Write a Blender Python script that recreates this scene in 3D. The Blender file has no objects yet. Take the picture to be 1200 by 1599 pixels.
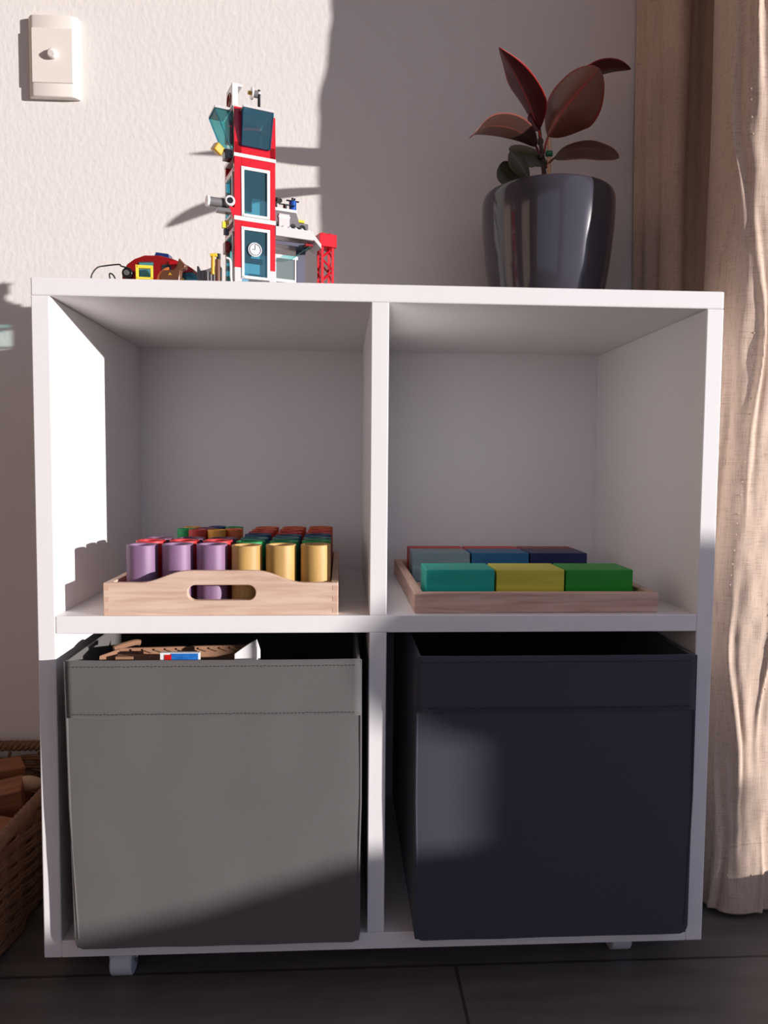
import bpy, bmesh, math, random
from mathutils import Vector, Matrix, Euler, noise
random.seed(7)
S = bpy.context.scene
PI = math.pi

# ---------------------------------------------------------------- camera
F_PX = 1178.17
cam = bpy.data.objects.new('camera', bpy.data.cameras.new('camera'))
S.collection.objects.link(cam)
cam.location = (0.33281, -0.83671, 0.55736)
cam.rotation_euler = (1.50875, -0.00814, -0.05526)
cam.data.sensor_fit = 'VERTICAL'
cam.data.sensor_height = 36
cam.data.lens = F_PX / 1599 * 36
cam.data.clip_start = 0.02
S.camera = cam
RC = Euler(cam.rotation_euler, 'XYZ').to_matrix()
def at(u, v, Y):
    """the point of the place seen at (u, v), lying at depth Y"""
    d = RC @ Vector(((u - 600) / F_PX, -(v - 799.5) / F_PX, -1))
    k = (Y - cam.location.y) / d.y
    return cam.location + d * k

# ---------------------------------------------------------------- world, sun, exposure
S.view_settings.view_transform = 'Standard'
S.view_settings.look = 'None'
S.view_settings.gamma = 1
S.view_settings.use_curve_mapping = False
S.view_settings.exposure = 0.0
w = bpy.data.worlds.new('sky'); S.world = w; w.use_nodes = True
bg = w.node_tree.nodes['Background']
bg.inputs[0].default_value = (0.66, 0.74, 1.0, 1)
bg.inputs[1].default_value = 0.68
sun = bpy.data.lights.new('sun', 'SUN')
sun.energy = 6.1; sun.color = (1.0, 0.955, 0.925); sun.angle = math.radians(0.6)
so = bpy.data.objects.new('sun', sun); S.collection.objects.link(so)
so.rotation_euler = Vector((-1.87, 1.0, -0.22)).to_track_quat('-Z', 'Y').to_euler()
so.location = (4, -2, 1.5)

# ---------------------------------------------------------------- materials
def lin(c):
    return tuple(((x / 255) / 12.92 if x <= 10 else ((x / 255 + 0.055) / 1.055) ** 2.4) for x in c)
def mat(name, col, rough=0.6, metal=0.0, var=0.0, vscale=20, bump=0.0, bscale=80, bstretch=(1, 1, 1),
        trans=0.0, sheen=0.0, spec=0.5, coat=0.0, alpha=1.0, ior=1.45, dist=0.002, srgb=True):
    m = bpy.data.materials.new(name); m.use_nodes = True
    nt = m.node_tree; b = nt.nodes['Principled BSDF']
    c = lin(col) if srgb else col
    b.inputs['Base Color'].default_value = (*c, 1)
    b.inputs['Roughness'].default_value = rough
    b.inputs['Metallic'].default_value = metal
    b.inputs['Specular IOR Level'].default_value = spec
    b.inputs['Transmission Weight'].default_value = trans
    b.inputs['Sheen Weight'].default_value = sheen
    b.inputs['Coat Weight'].default_value = coat
    b.inputs['IOR'].default_value = ior
    tc = nt.nodes.new('ShaderNodeTexCoord')
    if var > 0:
        n = nt.nodes.new('ShaderNodeTexNoise'); n.inputs['Scale'].default_value = vscale; n.inputs['Detail'].default_value = 5
        mp = nt.nodes.new('ShaderNodeMapping'); mp.inputs['Scale'].default_value = bstretch
        nt.links.new(tc.outputs['Object'], mp.inputs[0]); nt.links.new(mp.outputs[0], n.inputs[0])
        mx = nt.nodes.new('ShaderNodeMix'); mx.data_type = 'RGBA'
        mx.inputs[6].default_value = (*[x * (1 - var) for x in c], 1)
        mx.inputs[7].default_value = (*[min(1, x * (1 + var)) for x in c], 1)
        nt.links.new(n.outputs[0], mx.inputs[0]); nt.links.new(mx.outputs[2], b.inputs['Base Color'])
    if bump > 0:
        n = nt.nodes.new('ShaderNodeTexNoise'); n.inputs['Scale'].default_value = bscale; n.inputs['Detail'].default_value = 4
        mp = nt.nodes.new('ShaderNodeMapping'); mp.inputs['Scale'].default_value = bstretch
        nt.links.new(tc.outputs['Object'], mp.inputs[0]); nt.links.new(mp.outputs[0], n.inputs[0])
        bp = nt.nodes.new('ShaderNodeBump'); bp.inputs['Strength'].default_value = bump; bp.inputs['Distance'].default_value = dist
        nt.links.new(n.outputs[0], bp.inputs['Height']); nt.links.new(bp.outputs[0], b.inputs['Normal'])
    return m
def wood(name, c1, c2, axis=0, scale=9, rough=0.55, bump=0.15):
    m = bpy.data.materials.new(name); m.use_nodes = True
    nt = m.node_tree; b = nt.nodes['Principled BSDF']; b.inputs['Roughness'].default_value = rough
    tc = nt.nodes.new('ShaderNodeTexCoord'); mp = nt.nodes.new('ShaderNodeMapping')
    sc = [14, 14, 14]; sc[axis] = 1.1
    mp.inputs['Scale'].default_value = sc
    n = nt.nodes.new('ShaderNodeTexNoise'); n.inputs['Scale'].default_value = scale; n.inputs['Detail'].default_value = 6
    n.inputs['Distortion'].default_value = 0.6
    rp = nt.nodes.new('ShaderNodeValToRGB')
    rp.color_ramp.elements[0].position = 0.36; rp.color_ramp.elements[0].color = (*lin(c2), 1)
    rp.color_ramp.elements[1].position = 0.62; rp.color_ramp.elements[1].color = (*lin(c1), 1)
    nt.links.new(tc.outputs['Object'], mp.inputs[0]); nt.links.new(mp.outputs[0], n.inputs[0])
    nt.links.new(n.outputs[0], rp.inputs[0]); nt.links.new(rp.outputs[0], b.inputs['Base Color'])
    bp = nt.nodes.new('ShaderNodeBump'); bp.inputs['Strength'].default_value = bump; bp.inputs['Distance'].default_value = 0.0006
    nt.links.new(n.outputs[0], bp.inputs['Height']); nt.links.new(bp.outputs[0], b.inputs['Normal'])
    return m
def tinted(name, col, rough=0.05):
    """thin clear coloured plastic: part transparent, part glossy"""
    m = bpy.data.materials.new(name); m.use_nodes = True
    nt = m.node_tree; nt.nodes.clear()
    out = nt.nodes.new('ShaderNodeOutputMaterial'); tr = nt.nodes.new('ShaderNodeBsdfTransparent')
    tr.inputs[0].default_value = (*lin(col), 1)
    p = nt.nodes.new('ShaderNodeBsdfPrincipled'); p.inputs['Base Color'].default_value = (*[x * 0.6 for x in lin(col)], 1)
    p.inputs['Roughness'].default_value = rough
    mx = nt.nodes.new('ShaderNodeMixShader'); mx.inputs[0].default_value = 0.12
    nt.links.new(tr.outputs[0], mx.inputs[1]); nt.links.new(p.outputs[0], mx.inputs[2]); nt.links.new(mx.outputs[0], out.inputs[0])
    return m
M = {}
M['wall'] = mat('wall_paint', (225, 219, 215), 0.85, bump=0.45, bscale=150, bstretch=(1, 1, 0.6), dist=0.0012)
M['ceiling'] = mat('ceiling_paint', (216, 200, 184), 0.9, bump=0.1, bscale=60)
M['paint'] = mat('white_cabinet_paint', (232, 228, 228), 0.42, bump=0.25, bscale=60, bstretch=(1, 1, 0.25), dist=0.0006, var=0.02, vscale=12)
M['plate'] = mat('switch_plastic', (228, 220, 212), 0.3)
M['boxgrey'] = mat('grey_box_fabric', (93, 89, 89), 0.85, sheen=0.25, bump=0.35, bscale=500, dist=0.0004, var=0.06, vscale=9)
M['boxin'] = mat('black_box_lining', (18, 17, 18), 0.95, bump=0.1)
M['boxshade'] = mat('shaded_box_fabric', (58, 60, 72), 0.85, sheen=0.15, bump=0.3, bscale=500, dist=0.0004)  # same grey fabric as the left box, shade put into the colour
M['thread'] = mat('dark_thread', (50, 46, 46), 0.9, bump=0.1)
M['thread2'] = mat('shaded_thread', (34, 36, 48), 0.9, bump=0.1)  # stitching of the shaded box, its shade put into the colour too
M['pine'] = wood('pale_pine', (220, 192, 172), (204, 168, 146), 0, 11)
M['piney'] = wood('pale_pine_side', (220, 192, 172), (204, 168, 146), 1, 11)
M['beech'] = wood('pinkish_beech', (214, 178, 160), (186, 146, 128), 0, 9)
M['beechy'] = wood('pinkish_beech_side', (214, 178, 160), (186, 146, 128), 1, 9)
M['pot'] = mat('glazed_grey_pot', (62, 59, 68), 0.13, coat=0.25, var=0.05, vscale=5, bump=0.04, bscale=12, dist=0.002)
M['soil'] = mat('dark_soil', (48, 36, 28), 0.95, bump=0.8, bscale=120)
M['steel'] = mat('bright_steel', (170, 170, 172), 0.3, 0.9, bump=0.03)
M['caster'] = mat('caster_plastic', (196, 200, 208), 0.4, bump=0.03)
M['wicker'] = mat('wicker', (122, 88, 66), 0.7, var=0.35, vscale=60, bump=0.4, bscale=200, dist=0.001)
M['oldwood'] = wood('brown_block_wood', (160, 102, 66), (126, 76, 48), 0, 7)
M['shellwood'] = mat('pale_carved_wood', (196, 164, 132), 0.6, var=0.15, bump=0.2)
M['card'] = mat('brown_cardboard', (142, 104, 80), 0.85, var=0.1, bump=0.2, bscale=50)
M['paper'] = mat('white_paper', (225, 222, 222), 0.8, bump=0.03)
M['cord'] = mat('black_cord', (26, 24, 26), 0.5, bump=0.03)
def plastic(n, c): return mat(n, c, 0.22, coat=0.2, bump=0.02, bscale=30, dist=0.0005)
for n, c in dict(red=(196, 14, 30), darkred=(150, 16, 22), white=(236, 234, 232), lgrey=(196, 192, 192), dgrey=(110, 106, 108),
                 black=(22, 22, 24), blue=(16, 74, 158), navy=(20, 50, 110), yellow=(240, 206, 60), gold=(206, 160, 44),
                 brown=(104, 66, 48), orange=(206, 116, 62), slate=(92, 92, 106)).items():
    M['p_' + n] = plastic('toy_plastic_' + n, c)
M['t_blue'] = tinted('clear_blue_plastic', (130, 205, 225))
M['t_dark'] = tinted('clear_deep_blue_plastic', (150, 212, 230))
M['t_teal'] = tinted('clear_teal_plastic', (170, 230, 230))
M['t_clear'] = tinted('clear_pale_plastic', (232, 248, 248))
def stain(n, c):
    m = wood('stained_' + n, c, tuple(int(x * 0.88) for x in c), 2, 6, 0.5, 0.1); return m
for n, c in dict(purple=(138, 104, 138), gold=(198, 158, 92), red=(190, 44, 52), darkpurple=(104, 68, 96), green=(20, 150, 80),
                 teal=(64, 118, 122), navy=(44, 74, 112), redc=(190, 58, 48), orangered=(208, 78, 50), orange=(214, 108, 58),
                 yellow=(228, 160, 60), plum=(130, 70, 84)).items():
    M['c_' + n] = stain(n, c)
for n, c in dict(bteal=(0, 168, 150), byellow=(214, 206, 66), bgreen=(14, 156, 26), bgrey=(126, 152, 160), bblue=(30, 106, 156),
                 bnavy=(16, 32, 92), bred=(220, 36, 36), bdred=(150, 36, 38)).items():
    M[n] = wood('stained_' + n[1:] + '_block', c, tuple(int(x * 0.86) for x in c), 0, 5, 0.45, 0.1)

# floor : grey wood-look tiles
def floor_mat():
    m = bpy.data.materials.new('grey_plank_tiles'); m.use_nodes = True
    nt = m.node_tree; b = nt.nodes['Principled BSDF']; b.inputs['Roughness'].default_value = 0.42
    tc = nt.nodes.new('ShaderNodeTexCoord'); mp = nt.nodes.new('ShaderNodeMapping')
    mp.inputs['Location'].default_value = (1.125, 0.174, 0)
    br = nt.nodes.new('ShaderNodeTexBrick'); br.offset = 0.67
    br.inputs['Scale'].default_value = 1; br.inputs['Brick Width'].default_value = 1.2; br.inputs['Row Height'].default_value = 0.2
    br.inputs['Mortar Size'].default_value = 0.0022; br.inputs['Mortar Smooth'].default_value = 0.2
    br.inputs['Color1'].default_value = (*lin((104, 98, 96)), 1); br.inputs['Color2'].default_value = (*lin((116, 108, 104)), 1)
    br.inputs['Mortar'].default_value = (*lin((64, 58, 58)), 1)
    n = nt.nodes.new('ShaderNodeTexNoise'); n.inputs['Scale'].default_value = 6; n.inputs['Detail'].default_value = 8
    m2 = nt.nodes.new('ShaderNodeMapping'); m2.inputs['Scale'].default_value = (1, 7, 1)
    mx = nt.nodes.new('ShaderNodeMix'); mx.data_type = 'RGBA'; mx.blend_type = 'MULTIPLY'; mx.inputs[0].default_value = 0.75
    rp = nt.nodes.new('ShaderNodeValToRGB'); rp.color_ramp.elements[0].position = 0.3; rp.color_ramp.elements[0].color = (0.55, 0.53, 0.52, 1)
    rp.color_ramp.elements[1].position = 0.7
    nt.links.new(tc.outputs['Object'], mp.inputs[0]); nt.links.new(mp.outputs[0], br.inputs[0])
    nt.links.new(tc.outputs['Object'], m2.inputs[0]); nt.links.new(m2.outputs[0], n.inputs[0]); nt.links.new(n.outputs[0], rp.inputs[0])
    nt.links.new(br.outputs[0], mx.inputs[6]); nt.links.new(rp.outputs[0], mx.inputs[7]); nt.links.new(mx.outputs[2], b.inputs['Base Color'])
    bp = nt.nodes.new('ShaderNodeBump'); bp.inputs['Strength'].default_value = 0.25; bp.inputs['Distance'].default_value = 0.002
    nt.links.new(n.outputs[0], bp.inputs['Height']); nt.links.new(bp.outputs[0], b.inputs['Normal'])
    return m
M['floor'] = floor_mat()

def fabric_mat():
    m = bpy.data.materials.new('beige_linen'); m.use_nodes = True
    nt = m.node_tree; nt.nodes.clear()
    out = nt.nodes.new('ShaderNodeOutputMaterial'); p = nt.nodes.new('ShaderNodeBsdfPrincipled')
    p.inputs['Roughness'].default_value = 0.9; p.inputs['Sheen Weight'].default_value = 0.2
    p.inputs['Specular IOR Level'].default_value = 0.2
    t = nt.nodes.new('ShaderNodeBsdfTranslucent'); t.inputs[0].default_value = (*lin((196, 150, 118)), 1)
    tc = nt.nodes.new('ShaderNodeTexCoord')
    hs = []
    for sc in ((900, 900, 30), (60, 60, 1100)):
        mp = nt.nodes.new('ShaderNodeMapping'); mp.inputs['Scale'].default_value = sc
        n = nt.nodes.new('ShaderNodeTexNoise'); n.inputs['Scale'].default_value = 1; n.inputs['Detail'].default_value = 3
        nt.links.new(tc.outputs['Object'], mp.inputs[0]); nt.links.new(mp.outputs[0], n.inputs[0]); hs.append(n)
    ad = nt.nodes.new('ShaderNodeMath'); ad.operation = 'ADD'
    nt.links.new(hs[0].outputs[0], ad.inputs[0]); nt.links.new(hs[1].outputs[0], ad.inputs[1])
    big = nt.nodes.new('ShaderNodeTexNoise'); big.inputs['Scale'].default_value = 14; big.inputs['Detail'].default_value = 4
    nt.links.new(tc.outputs['Object'], big.inputs[0])
    rp = nt.nodes.new('ShaderNodeValToRGB'); rp.color_ramp.elements[0].color = (*lin((176, 150, 134)), 1); rp.color_ramp.elements[1].color = (*lin((206, 182, 164)), 1)
    rp.color_ramp.elements[0].position = 0.7; rp.color_ramp.elements[1].position = 1.3
    nt.links.new(ad.outputs[0], rp.inputs[0]); nt.links.new(rp.outputs[0], p.inputs['Base Color'])
    b1 = nt.nodes.new('ShaderNodeBump'); b1.inputs['Strength'].default_value = 0.35; b1.inputs['Distance'].default_value = 0.0008
    b2 = nt.nodes.new('ShaderNodeBump'); b2.inputs['Strength'].default_value = 0.3; b2.inputs['Distance'].default_value = 0.006
    nt.links.new(big.outputs[0], b2.inputs['Height']); nt.links.new(ad.outputs[0], b1.inputs['Height'])
    nt.links.new(b2.outputs[0], b1.inputs['Normal'])
    nt.links.new(b1.outputs[0], p.inputs['Normal'])
    mx = nt.nodes.new('ShaderNodeMixShader'); mx.inputs[0].default_value = 0.05
    nt.links.new(p.outputs[0], mx.inputs[1]); nt.links.new(t.outputs[0], mx.inputs[2]); nt.links.new(mx.outputs[0], out.inputs[0])
    return m
M['linen'] = fabric_mat()

def leaf_mat(name, top, edge, rough=0.35):
    m = bpy.data.materials.new(name); m.use_nodes = True
    nt = m.node_tree; nt.nodes.clear()
    out = nt.nodes.new('ShaderNodeOutputMaterial'); p = nt.nodes.new('ShaderNodeBsdfPrincipled')
    p.inputs['Roughness'].default_value = rough; p.inputs['Coat Weight'].default_value = 0.2
    uv = nt.nodes.new('ShaderNodeUVMap'); uv.uv_map = 'UVMap'
    sp = nt.nodes.new('ShaderNodeSeparateXYZ'); nt.links.new(uv.outputs[0], sp.inputs[0])
    # distance from midrib 0..1
    a = nt.nodes.new('ShaderNodeMath'); a.operation = 'SUBTRACT'; a.inputs[1].default_value = 0.5; nt.links.new(sp.outputs[0], a.inputs[0])
    ab = nt.nodes.new('ShaderNodeMath'); ab.operation = 'ABSOLUTE'; nt.links.new(a.outputs[0], ab.inputs[0])
    rp = nt.nodes.new('ShaderNodeValToRGB'); e = rp.color_ramp.elements
    e[0].position = 0.0; e[0].color = (*lin(edge), 1); e[1].position = 0.03; e[1].color = (*lin(top), 1)
    x = e.new(0.44); x.color = (*lin(top), 1); x = e.new(0.49); x.color = (*lin(edge), 1)
    nt.links.new(ab.outputs[0], rp.inputs[0]); nt.links.new(rp.outputs[0], p.inputs['Base Color'])
    n = nt.nodes.new('ShaderNodeTexWave'); n.inputs['Scale'].default_value = 9; n.inputs['Distortion'].default_value = 1.5
    nt.links.new(uv.outputs[0], n.inputs[0])
    bp = nt.nodes.new('ShaderNodeBump'); bp.inputs['Strength'].default_value = 0.15; bp.inputs['Distance'].default_value = 0.001
    nt.links.new(n.outputs[0], bp.inputs['Height']); nt.links.new(bp.outputs[0], p.inputs['Normal'])
    t = nt.nodes.new('ShaderNodeBsdfTranslucent'); nt.links.new(rp.outputs[0], t.inputs[0])
    mx = nt.nodes.new('ShaderNodeMixShader'); mx.inputs[0].default_value = 0.2
    nt.links.new(p.outputs[0], mx.inputs[1]); nt.links.new(t.outputs[0], mx.inputs[2]); nt.links.new(mx.outputs[0], out.inputs[0])
    return m
M['leaf_red'] = leaf_mat('burgundy_leaf', (92, 34, 34), (190, 44, 40))
M['leaf_brown'] = leaf_mat('bronze_leaf', (86, 58, 52), (140, 76, 64))
M['leaf_big'] = leaf_mat('dark_bronze_leaf', (130, 78, 62), (186, 70, 56), 0.3)
M['leaf_olive'] = leaf_mat('olive_leaf', (78, 72, 42), (110, 104, 60))
M['stem'] = mat('dark_stem', (70, 52, 38), 0.6, bump=0.2)
M['stake'] = mat('bamboo_stake', (226, 180, 140), 0.5, bump=0.1)
M['clip'] = mat('green_clip', (40, 110, 80), 0.4, bump=0.02)

# ---------------------------------------------------------------- mesh helpers
class MB:
    def __init__(s): s.v = []; s.f = []; s.uv = None
    def add(s, vs, fs):
        o = len(s.v); s.v += [tuple(x) for x in vs]; s.f += [tuple(i + o for i in f) for f in fs]; return s
    def box(s, a, b):
        x0, y0, z0 = a; x1, y1, z1 = b
        return s.add([(x0, y0, z0), (x1, y0, z0), (x1, y1, z0), (x0, y1, z0), (x0, y0, z1), (x1, y0, z1), (x1, y1, z1), (x0, y1, z1)],
                     [(3, 2, 1, 0), (4, 5, 6, 7), (0, 1, 5, 4), (1, 2, 6, 5), (2, 3, 7, 6), (3, 0, 4, 7)])
    def hexa(s, p):  # 8 points, bottom ring 0..3, top ring 4..7
        return s.add(p, [(3, 2, 1, 0), (4, 5, 6, 7), (0, 1, 5, 4), (1, 2, 6, 5), (2, 3, 7, 6), (3, 0, 4, 7)])
    def prism(s, poly, a, b, axis=1):
        """poly: 2-D outline, extruded from a to b along axis"""
        n = len(poly)
        def P(q, t):
            return (t, q[0], q[1]) if axis == 0 else (q[0], t, q[1]) if axis == 1 else (q[0], q[1], t)
        vs = [P(q, a) for q in poly] + [P(q, b) for q in poly]
        fs = [tuple(range(n))[::-1], tuple(range(n, 2 * n))] + [(i, (i + 1) % n, (i + 1) % n + n, i + n) for i in range(n)]
        return s.add(vs, fs)
    def tube(s, pts, r, n=10, cap=True):
        pts = [Vector(p) for p in pts]; rs = r if isinstance(r, (list, tuple)) else [r] * len(pts)
        prev = None; rings = []
        for i, p in enumerate(pts):
            t = (pts[min(i + 1, len(pts) - 1)] - pts[max(i - 1, 0)]).normalized()
            if prev is None:
                ref = Vector((0, 0, 1)) if abs(t.z) < 0.9 else Vector((1, 0, 0))
                a = t.cross(ref).normalized()
            else:
                a = (prev - t * prev.dot(t)).normalized()
            prev = a; b = t.cross(a)
            rings.append([p + (a * math.cos(2 * PI * k / n) + b * math.sin(2 * PI * k / n)) * rs[i] for k in range(n)])
        vs = [v for ring in rings for v in ring]; m = len(rings)
        fs = [(i * n + k, i * n + (k + 1) % n, (i + 1) * n + (k + 1) % n, (i + 1) * n + k) for i in range(m - 1) for k in range(n)]
        if cap: fs += [tuple(range(n))[::-1], tuple((m - 1) * n + k for k in range(n))]
        return s.add(vs, fs)
    def cyl(s, a, b, r, n=20): return s.tube([a, b], r, n)
    def lathe(s, prof, c=(0, 0, 0), n=48):
        vs = []; fs = []
        for (r, z) in prof:
            for k in range(n):
                vs.append((c[0] + r * math.cos(2 * PI * k / n), c[1] + r * math.sin(2 * PI * k / n), c[2] + z))
        m = len(prof)
        for i in range(m - 1):
            for k in range(n): fs.append((i * n + k, i * n + (k + 1) % n, (i + 1) * n + (k + 1) % n, (i + 1) * n + k))
        if prof[0][0] > 1e-5: fs.append(tuple(range(n))[::-1])
        if prof[-1][0] > 1e-5: fs.append(tuple((m - 1) * n + k for k in range(n)))
        return s.add(vs, fs)
    def ball(s, c, r, n=14, m=8, sc=(1, 1, 1)):
        vs = []; fs = []
        for i in range(m + 1):
            th = PI * i / m
            for k in range(n):
                ph = 2 * PI * k / n
                vs.append((c[0] + r * sc[0] * math.sin(th) * math.cos(ph), c[1] + r * sc[1] * math.sin(th) * math.sin(ph), c[2] + r * sc[2] * math.cos(th)))
        for i in range(m):
            for k in range(n): fs.append((i * n + k, (i + 1) * n + k, (i + 1) * n + (k + 1) % n, i * n + (k + 1) % n))
        return s.add(vs, fs)
    def build(s, name, m, parent=None, bevel=0, smooth=False, seg=2, solid=0, loc=None, rot=None):
        me = bpy.data.meshes.new(name); me.from_pydata(s.v, [], s.f); me.update()
        bm = bmesh.new(); bm.from_mesh(me); bmesh.ops.remove_doubles(bm, verts=bm.verts, dist=1e-6)
        bmesh.ops.recalc_face_normals(bm, faces=bm.faces); bm.to_mesh(me); bm.free()
        if s.uv:
            pass
        o = bpy.data.objects.new(name, me); S.collection.objects.link(o)
        me.materials.append(m)
        if smooth:
            for p in me.polygons: p.use_smooth = True
            if hasattr(me, 'set_sharp_from_angle'): me.set_sharp_from_angle(angle=math.radians(40))
        if bevel:
            b = o.modifiers.new('bevel', 'BEVEL'); b.width = bevel; b.segments = seg; b.limit_method = 'ANGLE'; b.angle_limit = math.radians(40)
            b.harden_normals = False
        if solid:
            b = o.modifiers.new('solid', 'SOLIDIFY'); b.thickness = solid; b.offset = 0
        if parent: o.parent = parent
        if loc: o.location = loc
        if rot: o.rotation_euler = rot
        return o
def tag(o, label, cat, group=None):
    o['label'] = label; o['category'] = cat
    if group: o['group'] = group
    return o
def thing(name, label, cat, loc=(0, 0, 0), rot=(0, 0, 0), group=None):
    o = bpy.data.objects.new(name, None); S.collection.objects.link(o); o.empty_display_size = 0.02
    o.location = loc; o.rotation_euler = rot
    return tag(o, label, cat, group)
def struct(name, mb, m, **k):
    o = mb.build(name, m, **k); o['kind'] = 'structure'; return o
def catmull(pts, n):
    pts = [Vector(p) for p in pts]; out = []
    P = [pts[0] * 2 - pts[1]] + pts + [pts[-1] * 2 - pts[-2]]
    segs = len(pts) - 1
    for i in range(n + 1):
        t = i / n * segs; k = min(int(t), segs - 1); f = t - k
        a, b, c, d = P[k:k + 4]
        out.append(0.5 * ((2 * b) + (c - a) * f + (2 * a - 5 * b + 4 * c - d) * f * f + (3 * b - a - 3 * c + d) * f ** 3))
    return out

# ================================================================ SETTING
FZ = -0.04
WY = 0.385
RX = 1.03
struct('floor', MB().box((-2.4, -3.2, FZ - 0.1), (RX + 0.2, WY, FZ)), M['floor'])
struct('wall_back', MB().box((-2.4, WY, FZ - 0.1), (RX + 0.2, WY + 0.15, 2.5)), M['wall'])
M['warmwall'] = mat('warm_wall_paint', (205, 180, 160), 0.85, bump=0.3, bscale=150)
struct('wall_left', MB().box((-2.5, -3.2, FZ - 0.1), (-2.4, WY + 0.15, 2.5)), M['warmwall'])
struct('ceiling', MB().box((-2.5, -3.2, 2.5), (RX + 0.2, WY + 0.15, 2.6)), M['ceiling'])
# right wall with the glazed door opening the sun comes through
wr = MB()
wr.box((RX, 0.12, FZ), (RX + 0.15, WY, 2.5))
wr.box((RX, -3.2, FZ), (RX + 0.15, -2.2, 2.5))
wr.box((RX, -2.2, 2.1), (RX + 0.15, 0.12, 2.5))
struct('wall_right', wr, M['wall'])
struct('trim_1', MB().box((RX + 0.02, -2.2, FZ), (RX + 0.15, 0.12, 0.040)), M['p_white'])
# rear wall behind the camera, with a wide window
wb = MB()
wb.box((-2.4, -3.35, FZ), (-1.5, -3.2, 2.5)); wb.box((0.9, -3.35, FZ), (RX + 0.2, -3.2, 2.5))
wb.box((-1.5, -3.35, 2.1), (0.9, -3.2, 2.5)); wb.box((-1.5, -3.35, FZ), (0.9, -3.2, 0.5))
struct('wall_rear', wb, M['warmwall'])
struct('ground_outside', MB().box((RX + 0.2, -9, FZ - 0.2), (10, 5, FZ - 0.1)), mat('paving', (150, 140, 128), 0.9, bump=0.2, var=0.1))

# ================================================================ SHADE BLOCKER (made up, unseen outside the door, added to shade the cabinet softly)
XU = 3.2
def yu(c): return (c - XU) / 1.87
gz = FZ - 0.1
gu = thing('shade_blocker', 'unseen shade blocker of stacked shapes, added outside the door', 'blocker', (XU, yu(0.7), gz))
blocker_grey_mat = mat('blocker_grey', (150, 146, 140), 0.9, bump=0.3)
blocker_green_mat = mat('blocker_green', (50, 84, 36), 0.8, bump=0.8, bscale=40, var=0.3)
y7 = yu(0.7)
MB().box((-0.12, yu(-0.5) - y7, 0), (0.12, yu(0.95) - y7, 0.385 - gz)).build('blocker_base', blocker_grey_mat, gu, bevel=0.02, seg=3)
MB().prism([(yu(0.02) - y7, 0.36 - gz), (yu(0.02) - y7, 0.386 - gz), (yu(0.22) - y7, 0.402 - gz), (yu(0.42) - y7, 0.438 - gz), (yu(0.95) - y7, 0.438 - gz), (yu(0.95) - y7, 0.36 - gz)], -0.12, 0.12, 0).build('blocker_slope', blocker_grey_mat, gu, bevel=0.01, seg=3)  # sloped top added only to shape the shade edge
MB().box((-0.10, yu(0.53) - y7, 0.385 - gz), (0.10, yu(0.93) - y7, 0.60 - gz)).build('blocker_box', blocker_grey_mat, gu, bevel=0.02, seg=3)
cr = MB().ball((0, yu(0.645) - y7, 0.655 - gz), 0.15, 40, 24, (1.0, 1.0, 0.80))
cr.v = [tuple(Vector(v) + Vector((0, yu(0.645) - y7, 0.655 - gz)).normalized() * 0.006 * noise.noise(Vector(v) * 30)) for v in cr.v]
cr.build('blocker_ball', blocker_green_mat, gu, smooth=True)

# ================================================================ CABINET
W, H, T, ZM, XD = 0.76, 0.7546, 0.0195, 0.389, 0.3737
DEP = 0.363
cab = thing('cube_cabinet', 'white painted open cabinet with four square compartments on small casters', 'cabinet', (0, 0, FZ))
def cz(mb):  # shift to the cabinet's own frame
    mb.v = [(x, y, z - FZ) for x, y, z in mb.v]; return mb
cz(MB().box((0, 0, 0), (T, DEP, H - T))).build('side_panel', M['paint'], cab, bevel=0.0012)
cz(MB().box((W - T, 0, 0), (W, DEP, H - T))).build('side_panel', M['paint'], cab, bevel=0.0012)
cz(MB().box((0, 0, H - T), (W, DEP, H))).build('top_panel', M['paint'], cab, bevel=0.0015)
cz(MB().box((T, 0, 0), (W - T, DEP, T))).build('bottom_panel', M['paint'], cab, bevel=0.001)
cz(MB().box((T, 0, ZM - T), (W - T, DEP, ZM))).build('shelf', M['paint'], cab, bevel=0.001)
cz(MB().box((XD - T / 2, 0, ZM), (XD + T / 2, DEP, H - T))).build('divider', M['paint'], cab, bevel=0.001)
cz(MB().box((XD - T / 2, 0, T), (XD + T / 2, DEP, ZM - T))).build('divider', M['paint'], cab, bevel=0.001)
cz(MB().box((0, DEP, 0), (W, DEP + 0.006, H))).build('back_panel', M['paint'], cab)
for (x, y) in ((0.080, 0.030), (0.678, 0.052), (0.08, 0.32), (0.678, 0.32)):
    c = cz(MB().box((x - 0.014, y - 0.014, -0.006), (x + 0.014, y + 0.014, 0.0)).box((x - 0.0150, y - 0.003, -0.026), (x - 0.0135, y + 0.012, -0.004))
           .box((x + 0.0135, y - 0.003, -0.026), (x + 0.0150, y + 0.012, -0.004))).build('caster', M['steel'], cab)
    cz(MB().cyl((x - 0.0125, y, -0.022), (x + 0.0125, y, -0.022), 0.018, 28)).build('wheel', M['caster'], c, bevel=0.002, smooth=True)
    cz(MB().cyl((x - 0.0165, y, -0.020), (x + 0.0165, y, -0.020), 0.003, 12)).build('axle', M['steel'], c, smooth=True)

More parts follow.
